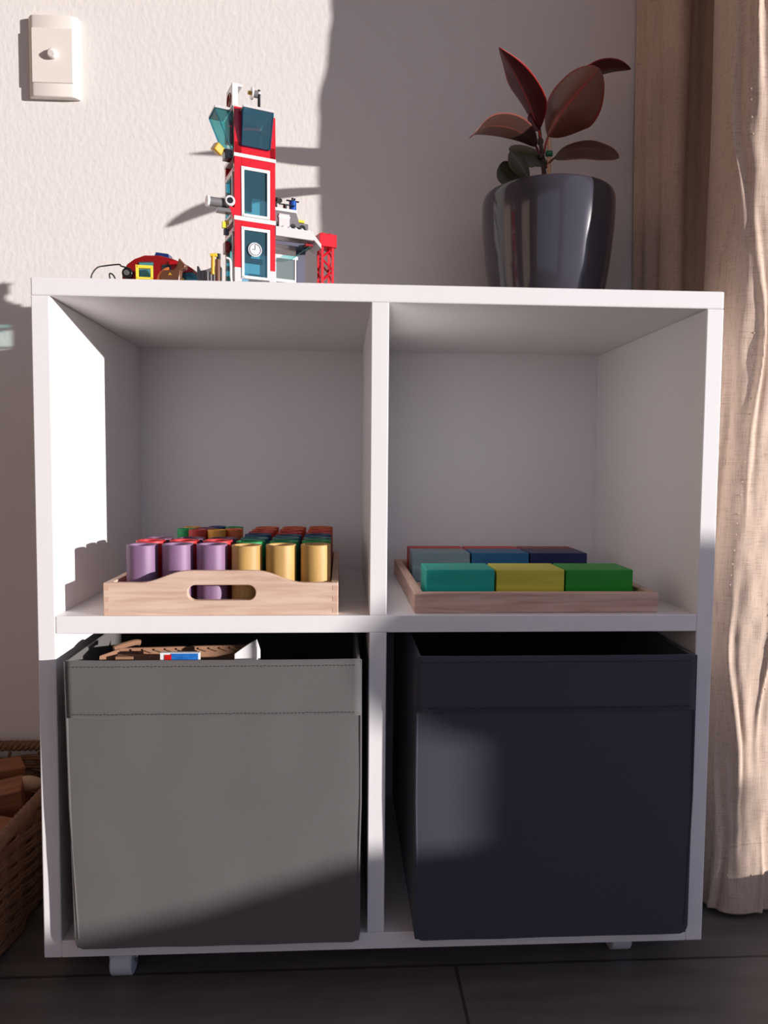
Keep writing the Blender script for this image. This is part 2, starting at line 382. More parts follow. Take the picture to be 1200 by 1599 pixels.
# ================================================================ STORAGE BOXES
def storage_box(label, x0, x1, z0, z1, yf, fab, thr, xb0, xb1):
    """x0..x1 at the front, xb0..xb1 at the front foot; z0..z1; yf front face"""
    yb = yf + 0.368
    t = thing('storage_box', label, 'storage box', ((x0 + x1) / 2, yf, z0))
    def L(p): return (p[0] - (x0 + x1) / 2, p[1] - yf, p[2] - z0)
    th = 0.004
    # front panel : rounded lower corners and a soft belly
    mb = MB(); nx, nz = 40, 40
    def fx(u, v):
        a = xb0 + (x0 - xb0) * v; b = xb1 + (x1 - xb1) * v
        r = 0.012; h = v * (z1 - z0)
        ins = (r - math.sqrt(max(0, r * r - (r - h) ** 2))) if h < r else 0
        ins *= 0.7
        return a + ins + (b - a - 2 * ins) * u
    for side in (0, 1):
        vs = []
        for j in range(nz + 1):
            v = (j / nz) ** 1.3
            for i in range(nx + 1):
                u = i / nx
                belly = 0.0035 * math.sin(PI * u) ** 0.6 * math.sin(PI * min(1, v * 1.02)) + 0.0012 * noise.noise(Vector((u * 5, v * 4, x0 * 9)))
                vs.append(L((fx(u, v), yf - belly + side * th, z0 + (z1 - z0) * v + 0.0012 * math.sin(PI * u) * (v > 0.99) * -1)))
        o = len(mb.v); mb.v += vs
        for j in range(nz):
            for i in range(nx):
                q = (o + j * (nx + 1) + i, o + j * (nx + 1) + i + 1, o + (j + 1) * (nx + 1) + i + 1, o + (j + 1) * (nx + 1) + i)
                mb.f.append(q)
    n1 = (nx + 1) * (nz + 1)
    def idx(i, j): return j * (nx + 1) + i
    ring = [idx(i, 0) for i in range(nx)] + [idx(nx, j) for j in range(nz)] + [idx(i, nz) for i in range(nx, 0, -1)] + [idx(0, j) for j in range(nz, 0, -1)]
    for k in range(len(ring)):
        a, b = ring[k], ring[(k + 1) % len(ring)]; mb.f.append((a, b, b + n1, a + n1))
    mb.build('front_panel', fab, t, smooth=True)
    # overlapped hem along the top of the front
    zb = z1 - 0.062
    mb = MB(); vs = []
    for j in range(9):
        v = (zb + (z1 + 0.0006 - zb) * j / 8 - z0) / (z1 - z0)
        for i in range(nx + 1):
            u = i / nx
            belly = 0.0035 * math.sin(PI * u) ** 0.6 * math.sin(PI * min(1, v * 1.02)) + 0.0012 * noise.noise(Vector((u * 5, v * 4, x0 * 9)))
            vs.append(L((fx(u, min(1, v)), yf - belly - 0.0009, z0 + (z1 - z0) * v)))
    mb.add(vs, [(j * (nx + 1) + i, j * (nx + 1) + i + 1, (j + 1) * (nx + 1) + i + 1, (j + 1) * (nx + 1) + i) for j in range(8) for i in range(nx)])
    mb.build('hem', fab, t, smooth=True, solid=0.0012)
    for zz in (z1 - 0.006, z1 - 0.058):
        st = MB(); x = x0 + 0.004
        while x < x1 - 0.006:
            u = (x - x0) / (x1 - x0); v = (zz - z0) / (z1 - z0)
            belly = 0.0035 * math.sin(PI * u) ** 0.6 * math.sin(PI * min(1, v * 1.02)) + 0.0012 * noise.noise(Vector((u * 5, v * 4, x0 * 9)))
            jz = random.uniform(-0.0003, 0.0003)
            p = L((x, yf - belly - 0.0016, zz + jz)); q = L((x + 0.0024, yf - belly - 0.0016, zz + jz))
            st.tube([p, q], 0.00045, 5); x += 0.0042
        st.build('stitching', thr, t)
    for sx in (0, 1):
        xa, xA = (xb0, x0) if sx == 0 else (xb1 - th, x1 - th)
        ww = 0.001 * (1 if sx == 0 else -1)
        MB().hexa([L(p) for p in [(xa + ww, yf + 0.002, z0), (xa + th + ww, yf + 0.002, z0), (xa + th, yb, z0 + 0.002), (xa, yb, z0 + 0.002),
                                  (xA + ww, yf + 0.002, z1), (xA + th + ww, yf + 0.002, z1), (xA + th, yb, z1), (xA, yb, z1)]]).build('side_panel', fab, t, bevel=0.0012)
        xe = x0 + 0.0004 if sx == 0 else x1 - 0.0004; xf = (xb0 if sx == 0 else xb1)
        MB().tube([L((xf + (0.004 if sx == 0 else -0.004), yf + 0.0005, z0 + 0.012)), L(((xf + xe) / 2, yf + 0.0002, (z0 + z1) / 2)), L((xe, yf, z1))], 0.0014, 8).build('piping', fab, t, smooth=True)
    MB().box(L((x0 + 0.003, yb - th, z0 + 0.002)), L((x1 - 0.003, yb, z1))).build('back_panel', fab, t)
    MB().box(L((xb0 + 0.006, yf + 0.003, z0)), L((xb1 - 0.006, yb, z0 + 0.004))).build('base_panel', M['boxin'], t)
    return t
storage_box('grey fabric storage box in the lower left compartment, sunlit, with cardboard inside', 0.0345, 0.3545, 0.0205, 0.3435, -0.0175, M['boxgrey'], M['thread'], 0.0405, 0.3555)
storage_box('grey fabric storage box, shade put into its colour, in the lower right compartment', 0.4165, 0.7330, 0.0205, 0.3465, -0.0185, M['boxshade'], M['thread2'], 0.4165, 0.7335)

# things inside the left box
cd = MB()
o = [(0.068, 0.03, 0.18), (0.233, 0.10, 0.20), (0.233, 0.104, 0.20), (0.068, 0.034, 0.18), (0.078, 0.03, 0.347), (0.228, 0.10, 0.3475), (0.228, 0.104, 0.3475), (0.078, 0.034, 0.347)]
cbx = thing('cardboard_piece', 'torn brown corrugated cardboard sticking up inside the grey storage box', 'cardboard', (0.07, 0.03, 0.03))
def LL(mb, c): mb.v = [(x - c[0], y - c[1], z - c[2]) for x, y, z in mb.v]; return mb
C0 = (0.07, 0.03, 0.03)
LL(MB().hexa([(0.075, 0.03, 0.03), (0.228, 0.10, 0.03), (0.228, 0.104, 0.03), (0.075, 0.034, 0.03), (0.078, 0.03, 0.3455), (0.228, 0.10, 0.3325), (0.228, 0.104, 0.3325), (0.078, 0.034, 0.3455)]), C0).build('sheet', M['card'], cbx)
fl = MB()
for k in range(12):   # exposed zigzag of the corrugated core
    a = k / 12; b = (k + 0.55) / 12
    x, y = 0.08 + a * 0.14, 0.0285 + a * 0.066
    fl.tube([(x, y, 0.3440 - 0.013 * a), (x + 0.010, y + 0.0040, 0.3395 - 0.013 * a)], 0.0010, 6)
LL(fl, C0).build('corrugation', M['card'], cbx, smooth=True)
LL(MB().hexa([(0.060, 0.012, 0.30), (0.080, 0.028, 0.30), (0.080, 0.031, 0.30), (0.060, 0.015, 0.30), (0.062, 0.014, 0.341), (0.080, 0.028, 0.3455), (0.080, 0.031, 0.3455), (0.062, 0.017, 0.341)]), C0).build('flap', M['card'], cbx)
LL(MB().tube(catmull([(0.073, 0.03, 0.345), (0.082, 0.037, 0.3475), (0.093, 0.045, 0.3490), (0.098, 0.048, 0.348)], 10), 0.0035, 8), C0).build('torn_curl', M['card'], cbx, smooth=True)
LL(MB().hexa([(0.080, 0.012, 0.30), (0.150, 0.022, 0.30), (0.150, 0.034, 0.30), (0.080, 0.030, 0.30), (0.080, 0.012, 0.3405), (0.130, 0.020, 0.339), (0.130, 0.030, 0.339), (0.080, 0.026, 0.3405)]), C0).build('folded_edge', M['card'], cbx)
pk = thing('picture_packet', 'small glossy blue and red packet edge showing inside the grey storage box', 'packet', (0.133, -0.003, 0.03))
MB().box((0, 0, 0), (0.043, 0.006, 0.3185)).build('sleeve', M['p_white'], pk)
MB().box((0.012, -0.0006, 0.303), (0.0415, 0.0003, 0.3178)).build('picture', mat('print_blue', (40, 110, 190), 0.3, var=0.7, vscale=120, bump=0.02), pk)
MB().box((0.005, -0.0007, 0.305), (0.0125, 0.0003, 0.3165)).build('picture', mat('print_red', (200, 30, 30), 0.3, bump=0.02), pk)
pp = MB(); n = 14; vs = []
for i in range(n + 1):
    u = i / n
    x = 0.212 + 0.028 * u; y = 0.010 + 0.012 * math.sin(u * 2.4)
    vs += [(x, y, 0.03), (x, y + 0.004, 0.3425 + 0.0165 * u - (0.014 * max(0, (u - 0.86) / 0.14)))]
pp.add(vs, [(2 * i, 2 * i + 2, 2 * i + 3, 2 * i + 1) for i in range(n)])
tag(pp.build('paper_sheet', M['paper'], smooth=True, solid=0.0006), 'curled white paper corner poking up inside the grey storage box', 'paper')

# ================================================================ HANDLED TRAY + CYLINDERS
tx0, tx1, ty0, ty1, tz = 0.0705, 0.3290, 0.0025, 0.309, ZM
tray = thing('wooden_tray', 'pale pine tray with a cut-out handle, filled with coloured wooden cylinders', 'tray', ((tx0 + tx1) / 2, ty0, tz))
cx = (tx0 + tx1) / 2
def end_panel(y, name):
    hw = (tx1 - tx0) / 2; n = 40
    top = []
    for i in range(n + 1):
        x = -hw + 2 * hw * i / n; a = abs(x) / hw
        s = 0.5 + 0.5 * math.cos(PI * min(1, max(0, (a - 0.28) / 0.42)))
        top.append((x, 0.0365 + 0.0135 * s))
    # handle slot outline
    slot = []; sw, zc, r = 0.0375, 0.0255, 0.0085
    for k in range(13): t = -PI / 2 + PI * k / 12; slot.append((sw - r + r * math.cos(t), zc + r * math.sin(t)))
    for k in range(13): t = PI / 2 + PI * k / 12; slot.append((-(sw - r) + r * math.cos(t), zc + r * math.sin(t)))
    bm = bmesh.new()
    outer = [(-hw, 0), (hw, 0)] + top[::-1]
    es = []
    for loop in (outer, slot):
        vv = [bm.verts.new((p[0], y, p[1])) for p in loop]
        es += [bm.edges.new((vv[i], vv[(i + 1) % len(vv)])) for i in range(len(vv))]
    bmesh.ops.triangle_fill(bm, use_beauty=True, use_dissolve=False, edges=es)
    g = bmesh.ops.extrude_face_region(bm, geom=bm.faces[:])
    bmesh.ops.translate(bm, verts=[e for e in g['geom'] if isinstance(e, bmesh.types.BMVert)], vec=(0, 0.008, 0))
    bmesh.ops.recalc_face_normals(bm, faces=bm.faces)
    me = bpy.data.meshes.new(name); bm.to_mesh(me); bm.free()
    o = bpy.data.objects.new(name, me); S.collection.objects.link(o); me.materials.append(M['pine']); o.parent = tray
    b = o.modifiers.new('bevel', 'BEVEL'); b.width = 0.0008; b.segments = 2; b.limit_method = 'ANGLE'; b.angle_limit = math.radians(50)
    return o
ep = end_panel(0, 'end_panel'); end_panel(ty1 - ty0 - 0.008, 'end_panel')
hw = (tx1 - tx0) / 2
jm = mat('joint_end_grain', (206, 168, 146), 0.7, bump=0.1)
for sx in (-1, 1):
    xs = sorted((sx * hw, sx * (hw - 0.008)))
    MB().box((xs[0], 0.008, 0), (xs[1], ty1 - ty0 - 0.008, 0.0362)).build('side_board', M['piney'], tray, bevel=0.0006)
    for zc in (0.003, 0.0155, 0.028):  # finger joints
        xa = sorted((sx * (hw - 0.0005), sx * (hw - 0.0062)))
        MB().box((xa[0], -0.0002, zc), (xa[1], 0.0006, zc + 0.0055)).build('finger_joint', jm, ep)
MB().box((-hw + 0.006, 0.006, 0.002), (hw - 0.006, ty1 - ty0 - 0.006, 0.0055)).build('tray_base', M['pine'], tray)

def cup_mesh(r, h):
    m = MB().lathe([(0, 0), (r - 0.0006, 0), (r, 0.0006), (r, h - 0.0006), (r - 0.0006, h), (r - 0.0035, h), (r - 0.004, h - 0.0006), (r - 0.004, h - 0.02), (0, h - 0.02)], n=40)
    return m
CG = 'wooden cylinders in the handled tray'
protos = {}
def cylinder(color, x, y, r, h, label):
    key = (color, r, round(h, 4))
    if key not in protos:
        o = cup_mesh(r, h).build('wooden_cylinder', M['c_' + color], smooth=True); protos[key] = o
    else:
        o = protos[key].copy(); S.collection.objects.link(o)
    o.location = (x, y, tz + 0.0056); o.rotation_euler = (0, 0, random.uniform(0, 6))
    tag(o, label, 'wooden cylinder', CG)
ch = 0.0705
cols = [0.105, 0.1445, 0.184, 0.2235, 0.2625, 0.302]
lcol = [('purple', 'purple'), ('red', 'red'), ('darkpurple', 'dark plum')]
rcol = [('gold', 'gold'), ('green', 'green'), ('teal', 'slate teal'), ('navy', 'dark blue'), ('redc', 'red'), ('orangered', 'orange red'), ('orange', 'orange')]
rowname = ['front row', 'second row', 'third row', 'fourth row', 'fifth row', 'sixth row', 'back row']
pos3 = ['left', 'middle', 'right']
for k, (c, nm) in enumerate(lcol):
    for i in range(3):
        cylinder(c, cols[i] + random.uniform(-.0006, .0006), 0.037 + 0.0398 * k, 0.0174, ch + random.uniform(-.0008, .0008),
                 '%s wooden cylinder, %s of the left block\'s %s' % (nm, pos3[i], rowname[k]))
for k, (c, nm) in enumerate(rcol):
    for i in range(3):
        cylinder(c, cols[3 + i] + random.uniform(-.0006, .0006), 0.037 + 0.0402 * k, 0.0174, ch + random.uniform(-.0006, .0006),
                 '%s wooden cylinder, %s of the right block\'s %s' % (nm, pos3[i], rowname[k]))
for c, nm, x, y in (('green', 'green', 0.1285, 0.166), ('redc', 'red', 0.1465, 0.149), ('yellow', 'amber', 0.1705, 0.1495), ('orange', 'orange', 0.1905, 0.165),
                    ('yellow', 'yellow orange', 0.131, 0.193), ('plum', 'plum', 0.1525, 0.178), ('navy', 'navy blue', 0.163, 0.2025), ('green', 'green', 0.187, 0.193)):
    side = {('green', 0.1285): 'leftmost', ('green', 0.187): 'rearmost right'}.get((c, x), 'the only %s' % nm)
    cylinder(c, x, y, 0.0118, 0.0775, 'slim %s wooden cylinder, %s in the cluster behind the plum row' % (nm, side))

# ================================================================ LOW TRAY + BLOCKS
rx0, rx1, ry0, ry1 = 0.4155, 0.7005, 0.0115, 0.321
low = thing('low_tray', 'low pinkish wooden frame tray holding nine coloured rectangular blocks', 'tray', ((rx0 + rx1) / 2, ry0, ZM), (0, 0, math.radians(0.3)))
hw = (rx1 - rx0) / 2; dp = ry1 - ry0
MB().box((-hw, 0, 0), (hw, 0.011, 0.0235)).build('front_rail', M['beech'], low, bevel=0.0015)
MB().box((-hw, dp - 0.011, 0), (hw, dp, 0.0235)).build('back_rail', M['beech'], low, bevel=0.0015)
MB().box((-hw, 0.011, 0), (-hw + 0.011, dp - 0.011, 0.0235)).build('side_rail', M['beechy'], low, bevel=0.0015)
MB().box((hw - 0.011, 0.011, 0), (hw, dp - 0.011, 0.0235)).build('side_rail', M['beechy'], low, bevel=0.0015)
MB().box((-hw + 0.009, 0.009, 0.001), (hw - 0.009, dp - 0.009, 0.004)).build('tray_base', M['beech'], low)
BX = [0.4315, 0.5155, 0.5995, 0.6835]
rows = [(0.044, 0.104, ['bteal', 'byellow', 'bgreen'], ['teal', 'yellow', 'green'], 'front row'),
        (0.214, 0.270, ['bgrey', 'bblue', 'bnavy'], ['grey blue', 'mid blue', 'navy'], 'middle row'),
        (0.2715, 0.307, ['bred', 'bred', 'bdred'], ['red', 'red', 'dark red'], 'back row')]
for (ya, yb, ms, ns, rn) in rows:
    for i in range(3):
        dxx = random.uniform(-.0004, .0004)
        wv = BX[i + 1] - BX[i] - 0.0022
        o = MB().box((-wv / 2, -(yb - ya) / 2 + 0.0004, 0), (wv / 2, (yb - ya) / 2 - 0.0004, 0.0415)).build('wooden_block', M[ms[i]], bevel=0.0012, seg=2)
        o.location = ((BX[i] + BX[i + 1]) / 2 + dxx, (ya + yb) / 2, ZM + 0.0041); o.rotation_euler = (0, 0, random.uniform(-.006, .006))
        tag(o, '%s wooden block at the %s of the %s in the low tray' % (ns[i], ['left', 'centre', 'right'][i], rn), 'wooden block', 'coloured blocks in the low tray')

# ================================================================ LIGHT SWITCH
sw = thing('light_switch', 'white rectangular wall light switch at the upper left of the wall', 'light switch', (-0.1085, WY, 1.172))
pw, ph = 0.0375, 0.060; n = 20; mb = MB(); vs = []
# plate with curved-back left and right edges, straight top and bottom
prof = [(-pw - 0.0015, 0), (-pw, -0.005), (-pw + 0.005, -0.0105), (-pw + 0.010, -0.0122), (pw - 0.010, -0.0122), (pw - 0.005, -0.0105), (pw, -0.005), (pw + 0.0015, 0)]
def plate_loop(z, k): return [(x * k, y * (1 if k == 1 else 1), z) for x, y in prof]
mb.v = plate_loop(-ph, 1) + plate_loop(ph, 1)
m8 = len(prof)
mb.f = [(i, i + 1, i + 1 + m8, i + m8) for i in range(m8 - 1)] + [tuple(range(m8)), tuple(range(m8, 2 * m8)), (m8 - 1, 0, m8, 2 * m8 - 1)]
mb.build('cover_plate', M['plate'], sw, bevel=0.0018, seg=3, smooth=True)
MB().box((-0.0305, -0.0136, -0.040), (0.0305, -0.011, 0.040)).build('rocker_plate', M['plate'], sw, bevel=0.0008)
MB().tube([(0.001, -0.012, 0.002), (0.001, -0.017, 0.001), (0.001, -0.0215, -0.001)], [0.008, 0.0075, 0.0055], 20).build('toggle', M['plate'], sw, bevel=0.001, smooth=True)

# ================================================================ POT AND PLANT
PX, PY = 0.630, 0.272
plant = thing('potted_rubber_plant', 'young rubber plant with burgundy leaves in a glossy dark grey pot on the cabinet', 'potted plant', (PX, PY, H))
prof = [(0, 0.0), (0.064, 0.0), (0.070, 0.003), (0.079, 0.04), (0.087, 0.09), (0.0915, 0.135), (0.0945, 0.175), (0.0950, 0.200), (0.0942, 0.211), (0.0918, 0.2172), (0.088, 0.2188),
        (0.0815, 0.216), (0.081, 0.208), (0.082, 0.18), (0.078, 0.13), (0, 0.13)]
pot = MB().lathe(catmull([(r, z, 0) for r, z in prof[1:11]], 40) and [(0, 0)] + [(p.x, p.y) for p in catmull([(r, z * 0.885, 0) for r, z in prof[1:13]], 60)] + [(0.079, 0.15), (0.0, 0.15)], n=96).build('pot', M['pot'], plant, smooth=True)
sl = MB(); vs = []; N = 24
for i in range(N + 1):
    for j in range(N + 1):
        a = 2 * PI * j / N; r = 0.0785 * i / N
        vs.append((r * math.cos(a), r * math.sin(a), 0.166 + 0.006 * noise.noise(Vector((r * 60 * math.cos(a), r * 60 * math.sin(a), 0)))))
sl.add(vs, [(i * (N + 1) + j, i * (N + 1) + j + 1, (i + 1) * (N + 1) + j + 1, (i + 1) * (N + 1) + j) for i in range(N) for j in range(N)])
sl.build('soil', M['soil'], plant, smooth=True)
OR = Vector((PX, PY, H))
def leaf(ctrl, hw, side, fold, m, width_pow=0.75, peak=0.5, curl=0.0, skew=1.0, petiole=None):
    """ctrl: midrib points; side: direction across the blade; fold: how far both halves drop along the blade's normal"""
    n, k = 30, 8
    mid = catmull(ctrl, n); side = Vector(side).normalized()
    vs = []; uvs = []
    for i, p in enumerate(mid):
        t = (mid[min(i + 1, n)] - mid[max(i - 1, 0)]).normalized()
        s = (side - t * side.dot(t)).normalized(); nn = t.cross(s)
        f = i / n
        g = f ** (math.log(0.5) / math.log(peak))
        wd = hw * max(0.0, math.sin(PI * g)) ** width_pow
        wd = max(wd, 0.0004)
        for j in range(-k, k + 1):
            a = j / k
            ww = wd * (skew if a > 0 else 1)
            q = p + s * (a * ww) + nn * (fold * abs(a) ** 1.3 * ww) + nn * (curl * wd * a * a * math.sin(f * 9) * 0.3)
            vs.append(q - OR); uvs.append((a * 0.5 + 0.5, f))
    me = bpy.data.meshes.new('leaf'); m2 = 2 * k + 1
    fs = [(i * m2 + j, i * m2 + j + 1, (i + 1) * m2 + j + 1, (i + 1) * m2 + j) for i in range(n) for j in range(m2 - 1)]
    me.from_pydata([tuple(v) for v in vs], [], fs); me.update()
    ul = me.uv_layers.new(name='UVMap')
    for l in me.loops: ul.data[l.index].uv = uvs[l.vertex_index]
    for p_ in me.polygons: p_.use_smooth = True
    o = bpy.data.objects.new('leaf', me); S.collection.objects.link(o); me.materials.append(m); o.parent = plant
    b = o.modifiers.new('solid', 'SOLIDIFY'); b.thickness = 0.0008; b.offset = 0
    if petiole:
        MB().tube([Vector(q) - OR for q in catmull(petiole, 10)], 0.0016, 8).build('petiole', m, o, smooth=True)
    return o
# upright left leaf
leaf([at(842, 203, .262), at(826, 160, .235), at(808, 122, .20), at(780, 74, .150)], 0.027, (0.62, -0.80, -0.3), 0.3, M['leaf_red'], 0.85, 0.46, 0.3, petiole=[at(848, 240, .27), at(846, 222, .266), at(842, 203, .262)])
# big upright leaf, underside towards us
leaf([at(856, 214, .262), at(876, 178, .235), at(905, 142, .21), at(937, 107, .185)], 0.039, (-0.80, 0.30, 0.55), -0.7, M['leaf_big'], 0.62, 0.47, 0.0, 0.9, petiole=[at(850, 240, .27), at(852, 228, .266), at(856, 214, .262)])
# leaf behind it, only its drooping end seen
leaf([at(858, 208, .285), at(885, 150, .30), at(925, 116, .31), at(958, 106, .315), at(986, 108, .315)], 0.016, (0.15, 1, -0.35), 0.35, M['leaf_red'], 0.7, 0.5)
# low left leaf reaching towards us
leaf([at(838, 229, .262), at(820, 210, .235), at(790, 198, .205), at(757, 198, .175), at(735, 215, .150)], 0.020, (0.45, -0.60, 0.36), 0.15, M['leaf_brown'], 0.6, 0.55, petiole=[at(848, 250, .27), at(843, 240, .268), at(838, 229, .262)])
# low right leaf
leaf([at(866, 247, .255), at(885, 237, .24), at(915, 232, .22), at(945, 238, .20), at(967, 247, .185)], 0.015, (-0.20, 0.55, 0.80), -0.15, M['leaf_brown'], 0.6, 0.5, petiole=[at(853, 262, .27), at(858, 254, .262), at(866, 247, .255)])
# olive leaves low at the left
leaf([at(856, 256, .272), at(838, 242, .27), at(815, 236, .265), at(797, 237, .26)], 0.022, (0.25, 0.55, 0.85), 0.3, M['leaf_olive'], 0.5, 0.5)
leaf([at(826, 279, .255), at(816, 262, .25), at(806, 249, .247), at(797, 236, .245)], 0.0125, (1, 0.15, 0.5), 0.3, M['leaf_olive'], 0.55, 0.5)
leaf([at(816, 290, .27), at(800, 277, .27), at(788, 265, .268), at(780, 258, .266)], 0.0165, (0.55, 0.1, 0.8), 0.2, M['leaf_olive'], 0.45, 0.5)
# young shoot
leaf([at(842, 204, .258), at(836, 196, .256), at(832, 184, .254), at(833, 172, .254)], 0.007, (1, 0.3, 0), 0.5, M['leaf_red'], 0.6, 0.5)
MB().tube([q - OR for q in catmull([at(852, 290, .272), at(849, 262, .27), at(846, 235, .268), at(843, 205, .264), at(842, 192, .262)], 16)], [0.0036 - 0.0001 * i for i in range(17)], 10).build('stem', M['stem'], plant, smooth=True)
for (u, v) in ((846, 245), (844, 222)):
    MB().tube([at(u - 4, v, .267) - OR, at(u + 4, v - 2, .267) - OR], [0.0042, 0.0042], 10).build('node', M['stem'], plant, bevel=0.001, smooth=True)
MB().cyl(at(858, 300, .264) - OR, at(858, 215, .264) - OR, 0.0027, 14).build('stake', M['stake'], plant, smooth=True)
MB().tube([at(853, 240, .262) - OR, at(863, 240, .262) - OR], [0.0042, 0.0042], 12).build('clip', M['clip'], plant, bevel=0.001, smooth=True)

# ================================================================ CURTAIN
path = catmull([(0.798, 0.380, 0), (0.810, 0.364, 0), (0.804, 0.346, 0), (0.820, 0.330, 0), (0.815, 0.312, 0), (0.832, 0.294, 0), (0.848, 0.300, 0), (0.858, 0.330, 0), (0.876, 0.338, 0), (0.888, 0.310, 0), (0.880, 0.270, 0), (0.858, 0.237, 0), (0.834, 0.195, 0), (0.821, 0.160, 0), (0.822, 0.130, 0), (0.831, 0.106, 0), (0.849, 0.097, 0), (0.880, 0.099, 0), (0.915, 0.108, 0), (0.940, 0.124, 0), (0.956, 0.128, 0), (0.972, 0.108, 0), (0.993, 0.092, 0), (1.008, 0.112, 0), (1.008, 0.162, 0)], 720)
NZ = 380; z0, z1 = FZ + 0.008, 1.9
cn = len(path); nrm = []
for i in range(cn):
    t = (path[min(i + 1, cn - 1)] - path[max(i - 1, 0)]).normalized(); nrm.append(Vector((t.y, -t.x, 0)))
arc = [0.0]
for i in range(1, cn): arc.append(arc[-1] + (path[i] - path[i - 1]).length)
sfront = min(range(cn), key=lambda i: (path[i] - Vector((0.849, 0.097, 0))).length); SF = arc[sfront]
RID = [(SF - 0.030, 1.0, 0.3), (SF + 0.000, 1.0, 1.7), (SF + 0.042, 0.9, 3.1), (SF + 0.085, 0.7, 4.4)]
def disp(s, z):
    d = 0.0
    for (s0, a, ph) in RID:
        c = s0 + 0.009 * math.sin(z * 9 + ph) + 0.004 * math.sin(z * 23 + ph * 2)
        on = 0.5 + 0.5 * math.sin(z * 13 + ph * 3)
        wv = 0.0036 + 0.0012 * math.sin(z * 31 + ph)
        x = (s - c) / wv
        d += a * 0.0060 * on * math.exp(-x * x) - a * 0.0034 * on * math.exp(-((s - c - 0.008) / 0.005) ** 2)
    if s > SF - 0.05:
        d += 0.0030 * noise.noise(Vector((s * 26, z * 13, 3))) + 0.0016 * noise.noise(Vector((s * 70, z * 30, 5)))
    else:
        d += 0.004 * noise.noise(Vector((s * 18, z * 2.5, 1)))
    return d
vs = []
for j in range(NZ + 1):
    z = z0 + (z1 - z0) * (j / NZ) ** 1.15
    for i in range(cn):
        p = path[i]
        swy = Vector((0.004 * math.sin(z * 3.1 + i * 0.006), 0.004 * math.sin(z * 4.3 + 1), 0))
        q = p + nrm[i] * disp(arc[i], z) * 1.0 + swy
        vs.append((q.x, q.y, z))
cur = MB().add(vs, [(j * cn + i, j * cn + i + 1, (j + 1) * cn + i + 1, (j + 1) * cn + i) for j in range(NZ) for i in range(cn - 1)])
curtain = thing('curtain', 'beige linen curtain with stitched wavy ridges hanging beside the cabinet to the floor', 'curtain', (0.86, 0.1, FZ))
curtain_off = Vector((0.86, 0.1, FZ))
cur.v = [(x - 0.86, y - 0.1, z - FZ) for x, y, z in cur.v]
c_o = cur.build('cloth', M['linen'], curtain, smooth=True, solid=0.0016)
# embroidered knots along the ridges
kn = MB(); random.seed(3)
for (s0, a, ph) in RID[:3]:
    z = 0.02
    while z < 1.35:
        c = s0 - 0.008 + 0.010 * math.sin(z * 7 + ph * 1.7) 
        i = min(range(cn), key=lambda q: abs(arc[q] - c)); p = path[i]
        swy = Vector((0.004 * math.sin(z * 3.1 + i * 0.006), 0.004 * math.sin(z * 4.3 + 1), 0))
        q = p + nrm[i] * (disp(arc[i], z) + 0.0008) + swy
        if math.sin(z * 11 + ph) > -0.3: kn.ball((q.x - 0.86, q.y - 0.1, z - FZ), 0.0013, 8, 5)
        z += random.uniform(0.012, 0.026)
k_o = kn.build('embroidered_knots', M['linen'], curtain, smooth=True); k_o['kind'] = 'stuff'
hm = MB()
z = 0.062
i0 = sfront - 40
while i0 < sfront + 110:
    p = path[i0] + nrm[i0] * (disp(arc[i0], z) + 0.001) + Vector((0.004 * math.sin(z * 3.1 + i0 * 0.006), 0.004 * math.sin(z * 4.3 + 1), 0))
    q = path[i0 + 1] + nrm[i0 + 1] * (disp(arc[i0 + 1], z) + 0.001) + Vector((0.004 * math.sin(z * 3.1 + i0 * 0.006), 0.004 * math.sin(z * 4.3 + 1), 0))
    hm.tube([(p.x - 0.86, p.y - 0.1, z - FZ), (q.x - 0.86, q.y - 0.1, z - FZ)], 0.0005, 5); i0 += 3
hm.build('hem_stitching', M['linen'], curtain)

# ================================================================ BASKET
BC = (-0.25, 0.145); bw, bd = 0.181, 0.215   # half sizes
basket = thing('wicker_basket', 'brown woven wicker basket full of wooden blocks on the floor left of the cabinet', 'basket', (BC[0], BC[1], FZ))
def rr(s, hx, hy, r=0.03):
    """point and outward normal on a rounded rectangle, s in metres along it"""
    L1, L2, La = 2 * (hx - r), 2 * (hy - r), PI * r / 2
    segs = [L1, La, L2, La, L1, La, L2, La]; tot = sum(segs); s %= tot
    k = 0
    while s > segs[k]: s -= segs[k]; k += 1
    if k == 0: return Vector((-hx + r + s, -hy, 0)), Vector((0, -1, 0))
    if k == 2: return Vector((hx, -hy + r + s, 0)), Vector((1, 0, 0))
    if k == 4: return Vector((hx - r - s, hy, 0)), Vector((0, 1, 0))
    if k == 6: return Vector((-hx, hy - r - s, 0)), Vector((-1, 0, 0))
    a = s / r; c, st = {1: ((hx - r, -hy + r), -PI / 2), 3: ((hx - r, hy - r), 0), 5: ((-hx + r, hy - r), PI / 2), 7: ((-hx + r, -hy + r), PI)}[k]
    d = Vector((math.cos(st + a), math.sin(st + a), 0)); return Vector((c[0], c[1], 0)) + d * r, d
BH = 0.150
TOT = 4 * (bw + bd) - 8 * 0.03 + 2 * PI * 0.03
wv = MB(); nrow = 15; npt = 260; period = TOT / 34
for k in range(nrow):
    zc = 0.006 + k * (BH - 0.02) / nrow; tp = 0.006 * (1 - zc / BH)
    pts = []
    for i in range(npt + 1):
        s = TOT * i / npt; p, d = rr(s, bw - tp, bd - tp)
        ph = 2 * PI * s / (2 * period) + PI * k
        pts.append(p + d * 0.0036 * math.sin(ph) + Vector((0, 0, zc + 0.0022 * math.cos(ph) + 0.0012 * noise.noise(Vector((s * 20, k * 3, 0))))))
    wv.tube(pts, 0.0036, 6, cap=False)
    pts2 = [p + Vector((0, 0, 0.0042)) for p in pts]
    wv.tube(pts2, 0.0028, 6, cap=False)
